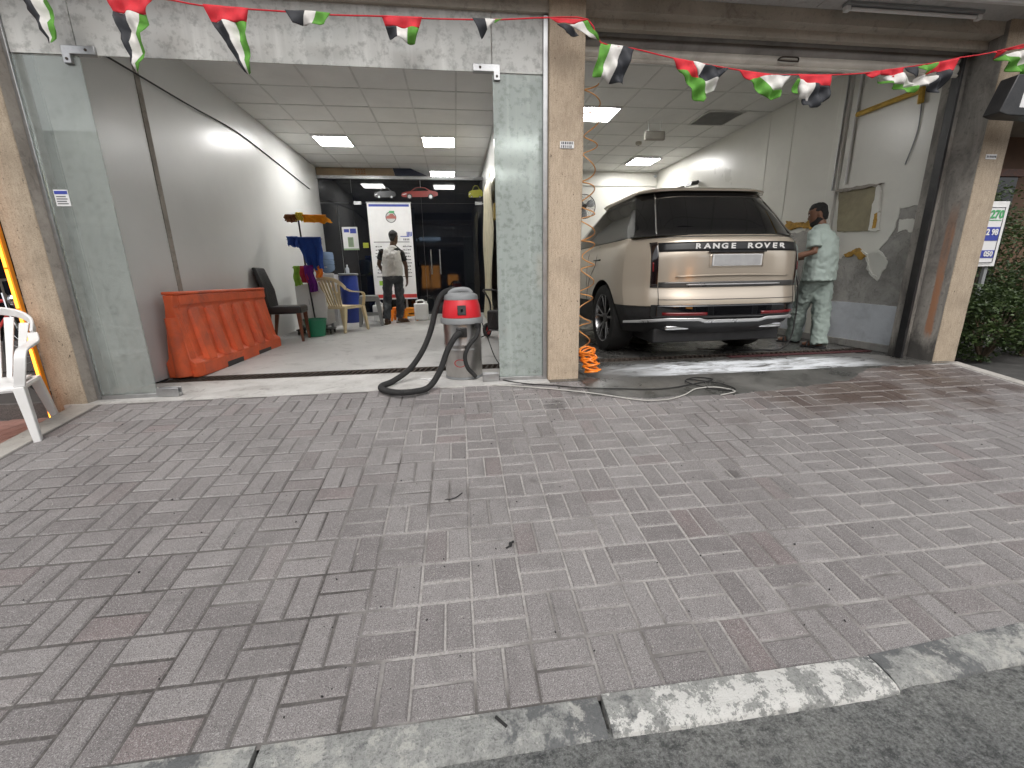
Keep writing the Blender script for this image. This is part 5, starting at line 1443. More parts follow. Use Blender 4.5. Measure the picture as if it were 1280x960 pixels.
# tailgate dress-up
tgb = rearpatch('badge_panel', -.745, .745, 1.118, 1.205, .006, MT['badgeblack'])
rearpatch('tail_lamp', -.805, -.748, .775, 1.212, .007, MT['taillens'], nx=6, nz=12)
rearpatch('tail_lamp', .748, .805, .775, 1.212, .007, MT['taillens'], nx=6, nz=12)
for s in (-1, 1):
    rearpatch('lamp_glow_bar', s * .79 - .006, s * .79 + .006, .93, 1.02, .012, MT['redlens'], nx=2, nz=6)
rearpatch('trim_strip', -.742, .742, .775, .828, .006, MT['graphite'])
rearpatch('trim_blade', -.50, .50, .795, .806, .013, MT['silvertrim'])
rearpatch('crease', -.60, .60, .872, .884, .009, MT['paint'], wav=lambda x, z: z + .012 * (1 - (x / .6) ** 2), solid=.012)
for s in (-1, 1):
    rearpatch('shut_line', s * .742 - .0025, s * .742 + .0025, .60, .774, .002, MT['black'], nx=1, nz=8, solid=.004)
rearpatch('shut_line', -.742, .742, .654, .659, .002, MT['black'], nz=1, solid=.004)
rearpatch('shut_line', -.80, .80, 1.2555, 1.262, .002, MT['black'], nz=1, solid=.004)
LETT = MT['lettering']
# RANGE ROVER lettering, letter by letter on the curved panel
word = 'RANGE ROVER'
xs = [-.405 + i * .0895 for i in range(11)]
for ch_, x in zip(word, xs):
    if ch_ == ' ': continue
    z = 1.163
    text_obj('letter', ch_, .068, LETT, tgb, (x, rear_y(x, z) - .0125, z - .002), (R(90), 0, math.atan(-0.0)), .002, 1.0, 'CENTER', 1.45)
rearpatch('plate_recess', -.285, .285, .965, 1.10, .003, MT['paint'], solid=.004)
pl_ = MB().box(-.262, rear_y(.26, 1.03) - .020, .975, .262, rear_y(.26, 1.03) - .006, 1.085).build('number_plate', S('plate_grey', (.5, .5, .5), .4), car, .003)
MB().box(-.245, rear_y(.26, 1.03) - .0222, .985, .245, rear_y(.26, 1.03) - .0202, 1.075).build('plate_face', S('plate_face', (.32, .32, .32), .5), pl_)
MB().box(-.30, rear_y(.3, 1.11) - .03, 1.104, .30, rear_y(0, 1.11) - .004, 1.116).build('plate_lamp_bar', MT['black'], car, .003)
# bumper: black valance, reflectors, silver skid strip, exhaust tips
rearpatch('valance', -.80, .80, .48, .605, .004, MT['gloss'], nz=6)
for s in (-1, 1):
    rearpatch('reflector', s * .50 - .21, s * .50 + .21, .50, .532, .012, MT['redlens'], nx=10, nz=2)
def skid(x, z):
    a = abs(x)
    d = -.022 if a < .30 else (-.022 + .022 * min(1, (a - .30) / .06))
    return z - d * -1 - (.03 * max(0, (a - .66) / .2))
rearpatch('skid_strip', -.86, .86, .448, .478, .016, MT['silvertrim'], nx=60, nz=3, wav=skid, solid=.012)
for s in (-1, 1):
    MB().loft([[(s * .86, rear_y(.86, .45) - .016, .418), (s * .86, rear_y(.86, .45) - .016, .448), (s * .86, rear_y(.86, .45) + .0, .448), (s * .86, rear_y(.86, .45) + .0, .418)],
               [(s * .965, -.62, .40), (s * .965, -.62, .425), (s * .94, -.62, .425), (s * .94, -.62, .40)]]).build('skid_return', MT['silvertrim'], car, .003)
    MB().box(s * .52 - .13, -.98, .345, s * .52 + .13, -.80, .40).build('exhaust_tip', MT['chrome'], car, .018)
MB().box(-.72, -.86, .20, .72, -.2, .36).box(-.5, -.2, .22, .5, 3.2, .34).build('underbody', MT['black'], car, .02)
MB().tube([(-.8, 0, .38), (.8, 0, .38)], .05, 10).build('axle', MT['black'], car)
# wheels
def wheel(x, y, s):
    t = MB().lathe([(.285, -.13), (.34, -.138), (.385, -.128), (.400, -.09), (.402, 0), (.400, .09), (.385, .128), (.34, .138), (.285, .13)], (x, y, .40), 48, 'x', caps=False).build('tyre', MT['rubber'], car)
    xo = x + s * .128
    MB().lathe([(.29, 0), (.275, -.006 * s), (.268, -.03 * s), (.262, -.12 * s)], (xo, y, .40), 48, 'x', caps=False).build('rim', MT['alloy'], t)
    MB().lathe([(.26, -.115 * s), (.02, -.115 * s)], (xo, y, .40), 32, 'x').build('brake_disc', MT['black'], t)
    b = MB()
    for k in range(10):
        a = 2 * math.pi * k / 10
        da = .10 if k % 2 == 0 else -.10
        def pt_(r, off, dx): return (xo + dx * s, y + r * math.cos(a + off), .40 + r * math.sin(a + off))
        for o2 in (da,):
            b.loft([[pt_(.05, o2 * 2 - .18, -.035), pt_(.05, o2 * 2 + .18, -.035), pt_(.05, o2 * 2 + .18, -.055), pt_(.05, o2 * 2 - .18, -.055)],
                    [pt_(.272, o2 - .055, -.006), pt_(.272, o2 + .055, -.006), pt_(.272, o2 + .055, -.04), pt_(.272, o2 - .055, -.04)]])
    b.build('spokes', MT['alloy'], t, .003)
    MB().lathe([(.06, -.06 * s), (.055, -.028 * s), (.02, -.024 * s)], (xo, y, .40), 20, 'x').build('hub_cap', MT['graphite'], t)
for y in (0, 2.997):
    for s in (-1, 1): wheel(s * .85, y, s)
# side details
for s in (-1, 1):
    x = s * 1.001
    MB().tube([(s * (Wd(1.085) + .003), .12, 1.087), (s * (Wd(1.085) + .003), .36, 1.09)], .012, 6, flat=.7).build('door_handle', MT['graphite'], car)
    MB().tube([(s * (Wd(1.085) + .003), 1.22, 1.087), (s * (Wd(1.085) + .003), 1.46, 1.09)], .012, 6, flat=.7).build('door_handle', MT['graphite'], car)
    for yy in (.62, 1.72):
        MB().tube([(s * (Wd(z) + .0005), yy + .05 * (1.0 - z) * 0, z) for z in (.60, .8, 1.0, 1.15, 1.25)], .0035, 5).build('door_line', MT['black'], car)
    MB().tube(bez([(s * (Wd(z) + .0005), yy, z) for yy, z in ((.62, .62), (.56, .72), (.50, .84), (.40, .94), (.30, 1.02), (.28, 1.12), (.30, 1.25))], 4), .0035, 5).build('door_line', MT['black'], car)
    # bright waist trim and roof edge trim
    MB().tube([(s * .912, y, 1.277) for y in (-.45, 0, .6, 1.2, 1.7)], .006, 6).build('waist_trim', MT['black'], car)
    # thin chrome strip standing in for the bright reflection beside the rear screen
    pts = [(s * lerp_tab(GW, z) * .82, lerp_tab(GR, z) + .28 * .82 ** 5 - .003, z) for z in (1.29, 1.36, 1.44, 1.52, 1.60, 1.68, 1.735)]
    MB().tube(pts, .0075, 6).build('pillar_glint', MT['chrome'], car)
    b = MB()
    b.ell((s * 1.075, 1.62, 1.20), (.095, .07, .075)); b.build('mirror', MT['paint'], car)
    MB().tube([(s * .92, 1.66, 1.16), (s * 1.03, 1.63, 1.17)], .02, 8).build('mirror_arm', MT['black'], car)
MB().loft([[(-.02, .05, 1.82), (.02, .05, 1.82), (.02, .28, 1.82), (-.02, .28, 1.82)], [(-.008, .06, 1.87), (.008, .06, 1.87), (.008, .14, 1.87), (-.008, .14, 1.87)]]).build('aerial_fin', MT['gloss'], car, .006)
MB().tube(bez([(.05, -.73, 1.40), (.10, -.80, 1.325), (.35, -.835, 1.31), (.45, -.84, 1.305)], 5), .007, 6).build('wiper', MT['black'], car)
# ================================================================== PEOPLE
def blob(b, name, mat, parent, voxel=.012, it=6, fac=.5, fold=0):
    o = b.build(name, mat, parent, 0, 0, fix=True)
    m = o.modifiers.new('remesh', 'REMESH'); m.mode = 'VOXEL'; m.voxel_size = voxel; m.use_smooth_shade = True
    s = o.modifiers.new('smooth', 'SMOOTH'); s.factor = fac; s.iterations = it
    if fold:
        for sz, st in ((.075, fold), (.03, fold * .45)):
            tx = bpy.data.textures.new('folds', 'CLOUDS'); tx.noise_scale = sz; tx.noise_depth = 1
            d = o.modifiers.new('folds', 'DISPLACE'); d.texture = tx; d.strength = st; d.mid_level = .5; d.texture_coords = 'LOCAL'
    return o
def ering(c, a, b, rv, fv, n=20, up=None):
    c = Vector(c)
    return [c + rv * (a * math.cos(q)) + fv * (b * math.sin(q)) for q in [2 * math.pi * k / n for k in range(n)]]
def hand(b, wrist, direction, palm_n, side, curl=.6, L=.185):
    d = Vector(direction).normalized(); n = Vector(palm_n); n = (n - d * n.dot(d)).normalized(); w = d.cross(n).normalized() * side
    W = Vector(wrist)
    b.loft([[W + d * t * L + w * (a * x) + n * (c * y) for x, y in ((1, .5), (.5, 1), (-.5, 1), (-1, .5), (-1, -.5), (-.5, -1), (.5, -1), (1, -.5))] for t, a, c in ((-.05, .026, .018), (.15, .034, .016), (.35, .041, .014), (.5, .040, .012))])
    for k, (off, ln) in enumerate(((.031, .40), (.011, .45), (-.010, .42), (-.030, .33))):
        base = W + d * (.47 * L) + w * off
        p1 = base + d * (ln * L * .45) + n * (.10 * L * curl)
        p2 = p1 + (d * (1 - curl * .6) + n * curl).normalized() * (ln * L * .33)
        p3 = p2 + (d * (1 - curl) + n * (curl * 1.3)).normalized() * (ln * L * .25)
        b.tube([base - d * .02, base, p1, p2, p3], [.0095, .0095, .0088, .0082, .007], 8)
    tb = W + d * (.12 * L) + w * .030
    t1 = tb + (d * .6 + w * .55 + n * .35).normalized() * (.28 * L)
    t2 = t1 + (d * .9 + n * .5).normalized() * (.24 * L)
    b.tube([tb - w * .01, tb, t1, t2], [.012, .012, .0105, .008], 8)
def head(parent, c, fwd, skinm, hairm, beard, sc=1.0, body=None):
    """adds the head to the body blob and returns the child meshes with features"""
    f = Vector(fwd).normalized(); r = f.cross(Vector((0, 0, 1))).normalized(); u = r.cross(f).normalized()
    C = Vector(c)
    def at(x, y, z): return C + (r * x + f * y + u * z) * sc
    prof = [(-.118, .030, .040, .030), (-.100, .050, .062, .025), (-.070, .062, .078, .014), (-.03, .069, .088, .006), (.02, .073, .094, 0), (.06, .072, .092, -.004), (.09, .060, .076, -.006), (.112, .038, .048, -.006), (.121, .012, .016, -.006)]
    body.loft([[at(a * math.cos(q), dy + b_ * math.sin(q), z) for q in [2 * math.pi * k / 20 for k in range(20)]] for z, a, b_, dy in prof])
    body.loft([[at(x, .088, .012) for x in (-.008, 0, .008)] + [at(0, .094, .012)], [at(-.016, .086, -.030), at(0, .082, -.036), at(.016, .086, -.030), at(0, .118, -.026)]])
    body.tube([at(-.022, .086, -.062), at(0, .094, -.060), at(.022, .086, -.062)], .008, 6)
    for s in (-1, 1):
        body.ell(at(s * .073, -.008, -.008), (.012 * sc, .02 * sc, .032 * sc), 10, 6)
    for s in (-1, 1):
        MB(parent.location).ell(at(s * .030, .079, .018), (.011 * sc, .009 * sc, .007 * sc), 10, 6).build('eye', MT['paper'], parent)
        MB(parent.location).tube([at(s * .046, .080, .036), at(s * .030, .088, .041), at(s * .014, .087, .037)], .004 * sc, 6).build('eyebrow', hairm, parent)
    h = MB(parent.location)
    hp = [(-.085, .030, .026, -.056), (-.055, .050, .046, -.048), (-.030, .060, .060, -.040), (.0, .0705, .068, -.034), (.030, .075, .083, -.022), (.062, .0765, .094, -.012), (.092, .066, .083, -.010), (.117, .042, .052, -.010), (.128, .014, .018, -.010)]
    h.loft([[at(a * math.cos(q), dy + b_ * math.sin(q), z) for q in [2 * math.pi * k / 20 for k in range(20)]] for z, a, b_, dy in hp])
    blob(h, 'hair', hairm, parent, .007, 2, fold=.02)
    if beard:
        h = MB(parent.location)
        hp = [(-.128, .034, .046, .030), (-.110, .054, .068, .026), (-.075, .065, .080, .016), (-.045, .069, .060, .006), (-.015, .073, .030, .002)]
        h.loft([[at(a * math.cos(q), dy + b_ * math.sin(q), z) for q in [2 * math.pi * k / 20 for k in range(20)]] for z, a, b_, dy in hp])
        blob(h, 'beard', hairm, parent, .009, 2)
def person(label, root, J, fv, mats, opt):
    t = thing('person', label, 'person', root)
    O = Vector(root)
    fv = Vector(fv).normalized(); rv = fv.cross(Vector((0, 0, 1))).normalized()
    G = {k: O + Vector(v) for k, v in J.items()}
    skin, hair = mats['skin'], mats['hair']
    b = MB(O)
    # body under the clothes, one continuous skin
    b.loft([ering(G['pelvis'] - Vector((0, 0, .10)), .13, .09, rv, fv), ering(G['pelvis'], .155, .11, rv, fv), ering((G['pelvis'] + G['chest']) / 2, .14, .10, rv, fv), ering(G['chest'], .165, .115, rv, fv), ering(G['neck'] - Vector((0, 0, .07)), .14, .085, rv, fv), ering(G['neck'], .060, .058, rv, fv)])
    b.tube([G['neck'] - Vector((0, 0, .04)), G['neck'] + (G['head'] - G['neck']) * .35, G['head'] - Vector((0, 0, .06))], [.064, .055, .052], 14)
    for s in 'LR':
        b.tube([G[s + 'sh'], (G[s + 'sh'] + G[s + 'el']) / 2, G[s + 'el'], (G[s + 'el'] + G[s + 'wr']) / 2, G[s + 'wr']], [.055, .047, .038, .036, .026], 14)
        b.tube([G[s + 'hip'], (G[s + 'hip'] + G[s + 'kn']) / 2, G[s + 'kn'], (G[s + 'kn'] + G[s + 'an']) / 2, G[s + 'an']], [.082, .070, .052, .050, .036], 14)
        dd = Vector(opt[s + 'foot'])
        b.tube([G[s + 'an'] - Vector((0, 0, .015)) - dd * .045, G[s + 'an'] - Vector((0, 0, .03)) + dd * .04, G[s + 'an'] - Vector((0, 0, .045)) + dd * .13, G[s + 'an'] - Vector((0, 0, .048)) + dd * .175], [.034, .036, .030, .016], 12)
        hand(b, G[s + 'wr'], opt[s + 'hd'], opt[s + 'hn'], 1 if s == 'R' else -1, opt.get('curl', .6))
    head(t, G['head'], opt['look'], skin, hair, opt['beard'], opt.get('hs', 1.0), b)
    blob(b, 'body', skin, t, .0085, 3, .4)
    # trousers
    b = MB(O)
    b.loft([ering(G['pelvis'] - Vector((0, 0, .12)), .145, .105, rv, fv), ering(G['pelvis'], .175, .125, rv, fv), ering(G['pelvis'] + Vector((0, 0, .12)), .16, .115, rv, fv)])
    tw = opt['trouser']
    for s in 'LR':
        h, k, a = G[s + 'hip'], G[s + 'kn'], G[s + 'an']
        P, RR = [], []
        for i in range(13):
            q = i / 12
            p = h.lerp(k, q * 2) if q < .5 else k.lerp(a - Vector((0, 0, opt.get('hem', 0))), q * 2 - 1)
            wv = .006 * math.sin(i * 2.3 + (1 if s == 'L' else 0)) * (1 if q > .4 else .3)
            rad = tw[0] + (tw[1] - tw[0]) * min(1, q * 2) if q < .5 else tw[1] + (tw[2] - tw[1]) * (q * 2 - 1)
            P.append(p + rv * wv); RR.append(rad + wv * .8)
        b.tube(P, RR, 16)
    blob(b, 'trousers', mats['trousers'], t, .011, 3, fold=.03)
    # shoes
    for s in 'LR':
        dd = Vector(opt[s + 'foot']); a = G[s + 'an']; z0 = opt.get(s + 'z', 0) + O.z
        b = MB(O)
        wv = dd.cross(Vector((0, 0, 1)))
        def sole(z, g): return [Vector((a.x, a.y, z)) + dd * y + wv * x * g for x, y in ((-.030, -.075), (.030, -.075), (.038, -.02), (.046, .08), (.040, .16), (.012, .195), (-.018, .19), (-.042, .14), (-.044, .06), (-.036, -.02))]
        b.loft([sole(z0 + .002, 1), sole(z0 + .022, 1.03)])
        b.build('sole', mats['shoe'], t, .004)
        b = MB(O)
        for y_ in (.07, .115):
            c = Vector((a.x, a.y, z0 + .02)) + dd * y_
            b.tube([c - wv * .046, c - wv * .04 + Vector((0, 0, .035)), c + Vector((0, 0, .052)), c + wv * .04 + Vector((0, 0, .035)), c + wv * .046], .011, 8)
        b.build('strap', mats['shoe'], t)
    # top
    b = MB(O)
    for q in opt['top']:
        b.loft([ering(G[k] + Vector(o_), a, c, rv, fv, 24) for k, o_, a, c in q])
    blob(b, opt['topname'], mats['top'], t, .011, 3, fold=.024)
    for s in 'LR':
        b = MB(O)
        e = G[s + 'sh'].lerp(G[s + 'el'], opt['sleeve'])
        dn = (G[s + 'el'] - G[s + 'sh']).normalized()
        b.tube([G[s + 'sh'] - dn * .03, G[s + 'sh'] + dn * .01, G[s + 'sh'].lerp(e, .5), e], [.028, opt.get('slv', .064), opt.get('slv', .064) + .003, opt.get('cuff', .072)], 16)
        blob(b, 'sleeve', mats['sleeve'], t, .011, 3, fold=.014)
    if opt.get('undershirt'):
        b = MB(O)
        b.loft([ering(G['chest'] + Vector((0, 0, .02)), .150, .11, rv, fv), ering(G['neck'] - Vector((0, 0, .06)), .15, .09, rv, fv), ering(G['neck'] + Vector((0, 0, .012)), .068, .066, rv, fv)])
        blob(b, 'undershirt', mats['sleeve'], t, .011, 3)
    return t
man = person('man in a pale mint shirt and trousers standing beside the car', (4.345, 4.66, 0.0),
    dict(pelvis=(.02, .06, .88), chest=(-.03, .03, 1.22), neck=(-.07, .04, 1.425), head=(-.105, .075, 1.555),
         Lsh=(-.215, -.04, 1.345), Rsh=(.150, .12, 1.345), Lel=(-.235, -.10, 1.13), Lwr=(-.42, .06, 1.06), Rel=(.20, .26, 1.12), Rwr=(.0, .42, 1.07),
         Lhip=(-.06, .04, .86), Rhip=(.105, .09, .86), Lkn=(-.02, .25, .47), Lan=(.07, .37, .085), Rkn=(.085, .02, .46), Ran=(.015, -.10, .085)),
    (-.42, .9, 0), dict(skin=MT['skin'], hair=MT['hair'], trousers=MT['mintd'], top=MT['mint'], sleeve=MT['mint'], shoe=MT['black']),
    dict(Lfoot=Vector((-.85, .5, 0)).normalized(), Rfoot=Vector((-.55, .83, 0)).normalized(), Lhd=(-.75, .55, -.1), Lhn=(.3, .3, -1), Rhd=(-.8, .5, -.1), Rhn=(-.3, -.3, -1),
         look=(-.74, .60, -.28), beard=True, trouser=(.112, .098, .088), hem=.045, topname='shirt', sleeve=.80, cuff=.080,
         top=[[('pelvis', (.0, 0, -.085), .225, .165), ('pelvis', (0, 0, .05), .222, .162), ('chest', (.015, 0, -.10), .215, .150), ('chest', (0, 0, .05), .215, .145), ('neck', (0, 0, -.075), .185, .11), ('neck', (0, 0, -.035), .105, .085), ('neck', (0, 0, .015), .068, .066)]]))
fy = fl(8.46)
man2 = person('man in an off-white vest over a black shirt and dark jeans before the banner', (-1.20, 8.46, fy),
    dict(pelvis=(.02, 0, .90), chest=(.03, 0, 1.22), neck=(.065, 0, 1.44), head=(.09, .01, 1.60),
         Lsh=(-.135, .0, 1.365), Rsh=(.205, .01, 1.345), Lel=(-.225, .04, 1.12), Lwr=(-.18, .18, .98), Rel=(.275, .03, 1.08), Rwr=(.27, .09, .85),
         Lhip=(-.075, 0, .88), Rhip=(.11, .02, .88), Lkn=(-.115, .0, .47), Lan=(-.15, -.10, .085), Rkn=(.11, .10, .47), Ran=(.07, .17, .085)),
    (.1, 1, 0), dict(skin=MT['skind'], hair=MT['hair'], trousers=MT['jeans'], top=MT['vest'], sleeve=MT['tee'], shoe=MT['sandal']),
    dict(Lfoot=Vector((.1, 1, 0)).normalized(), Rfoot=Vector((.85, .5, 0)).normalized(), Lhd=(.2, .6, -.6), Lhn=(1, 0, 0), Rhd=(-.02, .1, -1), Rhn=(-1, .3, 0),
         look=(.35, .9, -.15), beard=False, trouser=(.098, .080, .068), hem=-.02, topname='vest', sleeve=.66, cuff=.060, slv=.056, undershirt=True, curl=.5,
         top=[[('pelvis', (0, 0, .0), .195, .14), ('pelvis', (0, 0, .08), .19, .135), ('chest', (0, 0, -.08), .185, .135), ('chest', (0, 0, .06), .18, .132), ('neck', (-.025, 0, -.07), .165, .10), ('neck', (-.005, 0, -.02), .10, .08), ('neck', (0, 0, .01), .07, .066)]]))
# ================================================================== RIGHT BAY EXTRAS
# hose held by the man in green: loops down to the wet floor
hz = thing('water_hose', 'thin black hose hanging from the hand of the man in green', 'hose', (3.85, 4.6, 0))
MB(hz.location).tube(bez([(3.80, 4.84, 1.05), (3.87, 4.70, 1.04), (3.94, 4.58, .86), (3.98, 4.56, .62), (3.98, 4.55, .36), (3.93, 4.52, .14), (3.80, 4.50, .02), (3.55, 4.52, .014), (3.2, 4.60, .014), (2.9, 4.75, .014)], 8), .0085, 8).build('tube', MT['rubber'], hz)
MB(hz.location).tube([(3.86, 4.76, 1.05), (3.76, 5.04, 1.02)], [.014, .010], 8).build('nozzle', MT['black'], hz)
# orange coiled air hose by the centre pillar
ah = thing('coiled_hose', 'orange spiral air hose hanging beside the centre pillar', 'hose', (1.15, 3.745, 0))
pts = []
for i in range(0, 15 * 26):
    q = i / 26
    z = 2.40 - q * .158
    if z < .20: break
    a = 2 * math.pi * q
    r_ = .060 + .006 * math.sin(q * 1.3)
    pts.append((1.158 + .012 * math.sin(q * .9) + r_ * math.cos(a), 3.742 + r_ * .9 * math.sin(a), z + .022 * math.sin(a * .5 + q) + .03 * math.sin(q * .8)))
MB(ah.location).tube(pts, .0052, 6).build('spiral', S('hose_tan', (.62, .30, .10), .4), ah)
rr = random.Random(3)
pts = []
for i in range(0, 22 * 18):
    q = i / 18
    a = 2 * math.pi * q
    k = q / 22
    pts.append((1.165 + .05 * k + (.062 + .012 * math.sin(q * 2.2)) * math.cos(a) + .01 * math.sin(q * 3.1), 3.70 - .03 * k + (.055 + .01 * math.cos(q * 1.7)) * math.sin(a), .215 - .195 * k + .03 * math.sin(a + q) * (1 - k * .6) + .02))
MB(ah.location).tube(pts, .0078, 6).build('coil_bundle', MT['orangehose'], ah)
# wall fan
fn = thing('wall_fan', 'round wall fan half hidden behind the centre pillar', 'fan', (2.99, 10.0, 2.44))
b = MB()
for k in range(7):
    rr_ = .06 + .032 * k
    b.tube([(rr_ * math.cos(q), -.11 + .06 * (rr_ / .26) ** 2, rr_ * math.sin(q)) for q in [2 * math.pi * j / 28 for j in range(29)]], .0022, 4)
for k in range(24):
    a = 2 * math.pi * k / 24
    b.tube([(.03 * math.cos(a), -.11, .03 * math.sin(a)), (.15 * math.cos(a), -.095, .15 * math.sin(a)), (.262 * math.cos(a), -.04, .262 * math.sin(a))], .0022, 4)
b.build('grille', MT['black'], fn)
MB().lathe([(.256, -.05), (.266, -.04), (.266, -.02), (.256, -.01)], n=36, axis='y', caps=False).build('rim', MT['black'], fn)
for k in range(3):
    a = 2 * math.pi * k / 3 + .4
    b = MB(); rv_ = Vector((math.cos(a), 0, math.sin(a))); tv = Vector((-math.sin(a), 0, math.cos(a)))
    b.loft([[rv_ * r_ + tv * (w_ * s) + Vector((0, -.055 + .03 * s * .6, 0)) for s in (-1, -.3, .4, 1)] for r_, w_ in ((.05, .03), (.12, .075), (.2, .085), (.235, .05))], caps=False, closed=False)
    b.build('blade', MT['greyp'], fn, 0, 60, 0, .003)
MB().lathe([(.05, -.07), (.06, .0), (.055, .10), (.03, .13)], n=20, axis='y').build('motor', MT['black'], fn)
MB().tube([(0, .1, 0), (0, .18, -.12), (0, .265, -.14)], .018, 8).box(-.05, .245, -.22, .05, .266, -.06).build('bracket', MT['black'], fn)
# emergency lamp, detector, air vent, camera, wall spots
o = thing('emergency_lamp', 'grey oblong emergency lamp hanging under the car bay ceiling', 'emergency lamp', (3.23, 7.05, 2.97))
MB().box(-.165, -.03, 0, .165, .03, .13).build('case', S('lamp_case', (.36, .34, .30), .5), o, .01)
MB().box(-.145, -.034, .02, .145, -.0305, .11).build('diffuser', S('lamp_diffuser', (.46, .44, .39), .4), o, .003)
MB().tube([(-.1, 0, .13), (-.1, 0, .279)], .006, 6).tube([(.1, 0, .13), (.1, 0, .279)], .006, 6).build('hanger', MT['alum'], o)
o = thing('smoke_detector', 'small round smoke detector on the car bay ceiling', 'smoke detector', (3.42, 8.1, 3.19))
MB().lathe([(.02, 0), (.045, .008), (.055, .03), (.055, .058)], n=20).build('case', S('detector', (.5, .46, .38), .5), o)
MB().lathe([(.018, -.006), (.018, .001)], n=14).build('sensor', MT['greyp'], o)
o = thing('air_vent', 'square slatted air vent in the car bay ceiling', 'air vent', (4.13, 6.86, 3.236))
MB().box(-.30, -.30, -.002, .30, -.27, .010).box(-.30, .27, -.002, .30, .30, .010).box(-.30, -.2699, -.002, -.27, .2699, .010).box(.27, -.2699, -.002, .30, .2699, .010).build('frame', MT['ceilgrid'], o)
for k in range(11):
    MB().obox((0, -.24 + .048 * k, .002), (.54, .030, .004), (R(35), 0, 0)).build('slat', MT['ceilgrid'], o)
for y, lab in ((8.42, 'black wall spotlight on the right wall, nearer one'), (8.95, 'black wall spotlight on the right wall, farther one')):
    o = thing('spotlight', lab, 'spotlight', (4.84, y, 2.56), 0, 'wall spotlights')
    MB().loft([[(-.22, -.10, .02), (-.22, .10, .02), (-.20, .10, .09), (-.20, -.10, .09)], [(-.06, -.08, .04), (-.06, .08, .04), (-.05, .08, .12), (-.05, -.08, .12)]]).build('housing', MT['black'], o, .006)
    MB().tube([(-.06, 0, .08), (0, 0, .10)], .015, 8).build('bracket', MT['black'], o)
o = thing('security_camera', 'tiny dark camera in the rear upper corner of the car bay', 'camera', (4.70, 10.1, 3.1))
MB().tube([(-.02, -.10, .0), (-.0, .0, .02)], .028, 12).build('body', MT['greyp'], o)
MB().tube([(0, 0, .02), (.06, .16, .06)], .010, 6).build('bracket', MT['greyp'], o)

# ------------------------------------------------------------------ cables and scraps on the paving
def onr(x, y, h=.006): return (x, y, (rz(y) if y < 3.512 else 0.002) + h)
cb_ = thing('power_cable', 'black power cable trailing from the vacuum past the centre pillar', 'cable', (1.0, 3.4, 0))
MB(cb_.location).tube(bez([(.20, 3.98, .56), (.26, 3.95, .40), (.33, 3.90, .18), (.42, 3.80, .02), (.30, 3.78, .009), onr(.42, 3.60), onr(.60, 3.48), onr(.80, 3.42, .007), onr(1.0, 3.33, .014), onr(1.3, 3.27, .014), onr(1.68, 3.22, .014), onr(2.0, 3.29, .014), onr(2.22, 3.36, .015), onr(2.10, 3.43, .014), onr(1.95, 3.33, .022), onr(2.1, 3.17, .014), onr(2.28, 3.13, .014), onr(2.22, 3.26, .02), onr(2.0, 3.40, .016)], 8), .005, 7).build('flex', MT['rubber'], cb_)
wh = thing('white_hose', 'thin pale hose lying in a curve on the paving before the car', 'hose', (1.4, 3.2, 0))
MB(wh.location).tube(bez([onr(.28, 3.50, .008), onr(.70, 3.36, .012), onr(1.07, 3.21, .012), onr(1.40, 3.04, .010), onr(1.62, 3.02, .010), onr(1.80, 3.08, .014), onr(1.96, 3.18, .016), onr(2.15, 3.19, .016), onr(2.26, 3.10, .012), onr(2.10, 3.05, .010)], 8), .005, 7).build('tube', S('pale_hose', (.42, .41, .38), .5), wh)
tw_ = thing('twig', 'thin curved dark twig lying on the paving', 'twig', (-.06, 2.02, rz(2.02)))
MB(tw_.location).tube(bez([onr(-.11, 2.0, .003), onr(-.06, 2.005, .005), onr(-.02, 2.045, .004)], 5), .0028, 6).build('stem', MT['rubber'], tw_)
tp = thing('black_scrap', 'small black scrap of rubber on the paving', 'scrap', (.185, 1.64, rz(1.64)))
MB(tp.location).tube(bez([onr(.165, 1.625, .004), onr(.185, 1.632, .010), onr(.19, 1.65, .006), onr(.205, 1.655, .010)], 5), [.004] * 5 + [.008] * 6 + [.005] * 5, 7).build('piece', MT['rubber'], tp)
sc_ = thing('white_scrap', 'bent white scrap on the threshold beside the hose loop', 'scrap', (-.30, 3.78, .003))
MB(sc_.location).tube(bez([(-.36, 3.83, .008), (-.31, 3.80, .014), (-.27, 3.74, .008)], 4), .006, 6).tube([(-.31, 3.80, .012), (-.26, 3.82, .008)], .005, 6).build('piece', MT['paper'], sc_)
bt_ = thing('cigarette_end', 'short black stub lying on the kerb', 'scrap', (.07, .955, -.36))
MB(bt_.location).tube([(.055, .965, rz(.955) + .007), (.085, .935, rz(.955) + .003)], .0045, 7).build('piece', MT['rubber'], bt_)
# crumbs: grit and bits scattered over the paving (nobody could count them)
b = MB()
rr = random.Random(21)
for i in range(900):
    x = rr.uniform(-2.6, 4.6); y = rr.uniform(1.0, 3.5)
    if rr.random() < .5: x = rr.gauss(1.3, .6); y = rr.gauss(3.2, .14)
    if not (-2.7 < x < 4.8 and 1.0 < y < 3.49): continue
    s = rr.uniform(.0012, .0035)
    c = onr(x, y, s * .6)
    b.obox(c, (s * 2, s * rr.uniform(1, 2), s * 1.4), (rr.random(), rr.random(), rr.random() * 3), mi=0 if rr.random() < .6 else 1)
tag(b.build('grit', [MT['rubber'], MT['border']], None, 0, 0), 'fine grit and crumbs scattered over the brick paving', 'grit', kind='stuff')

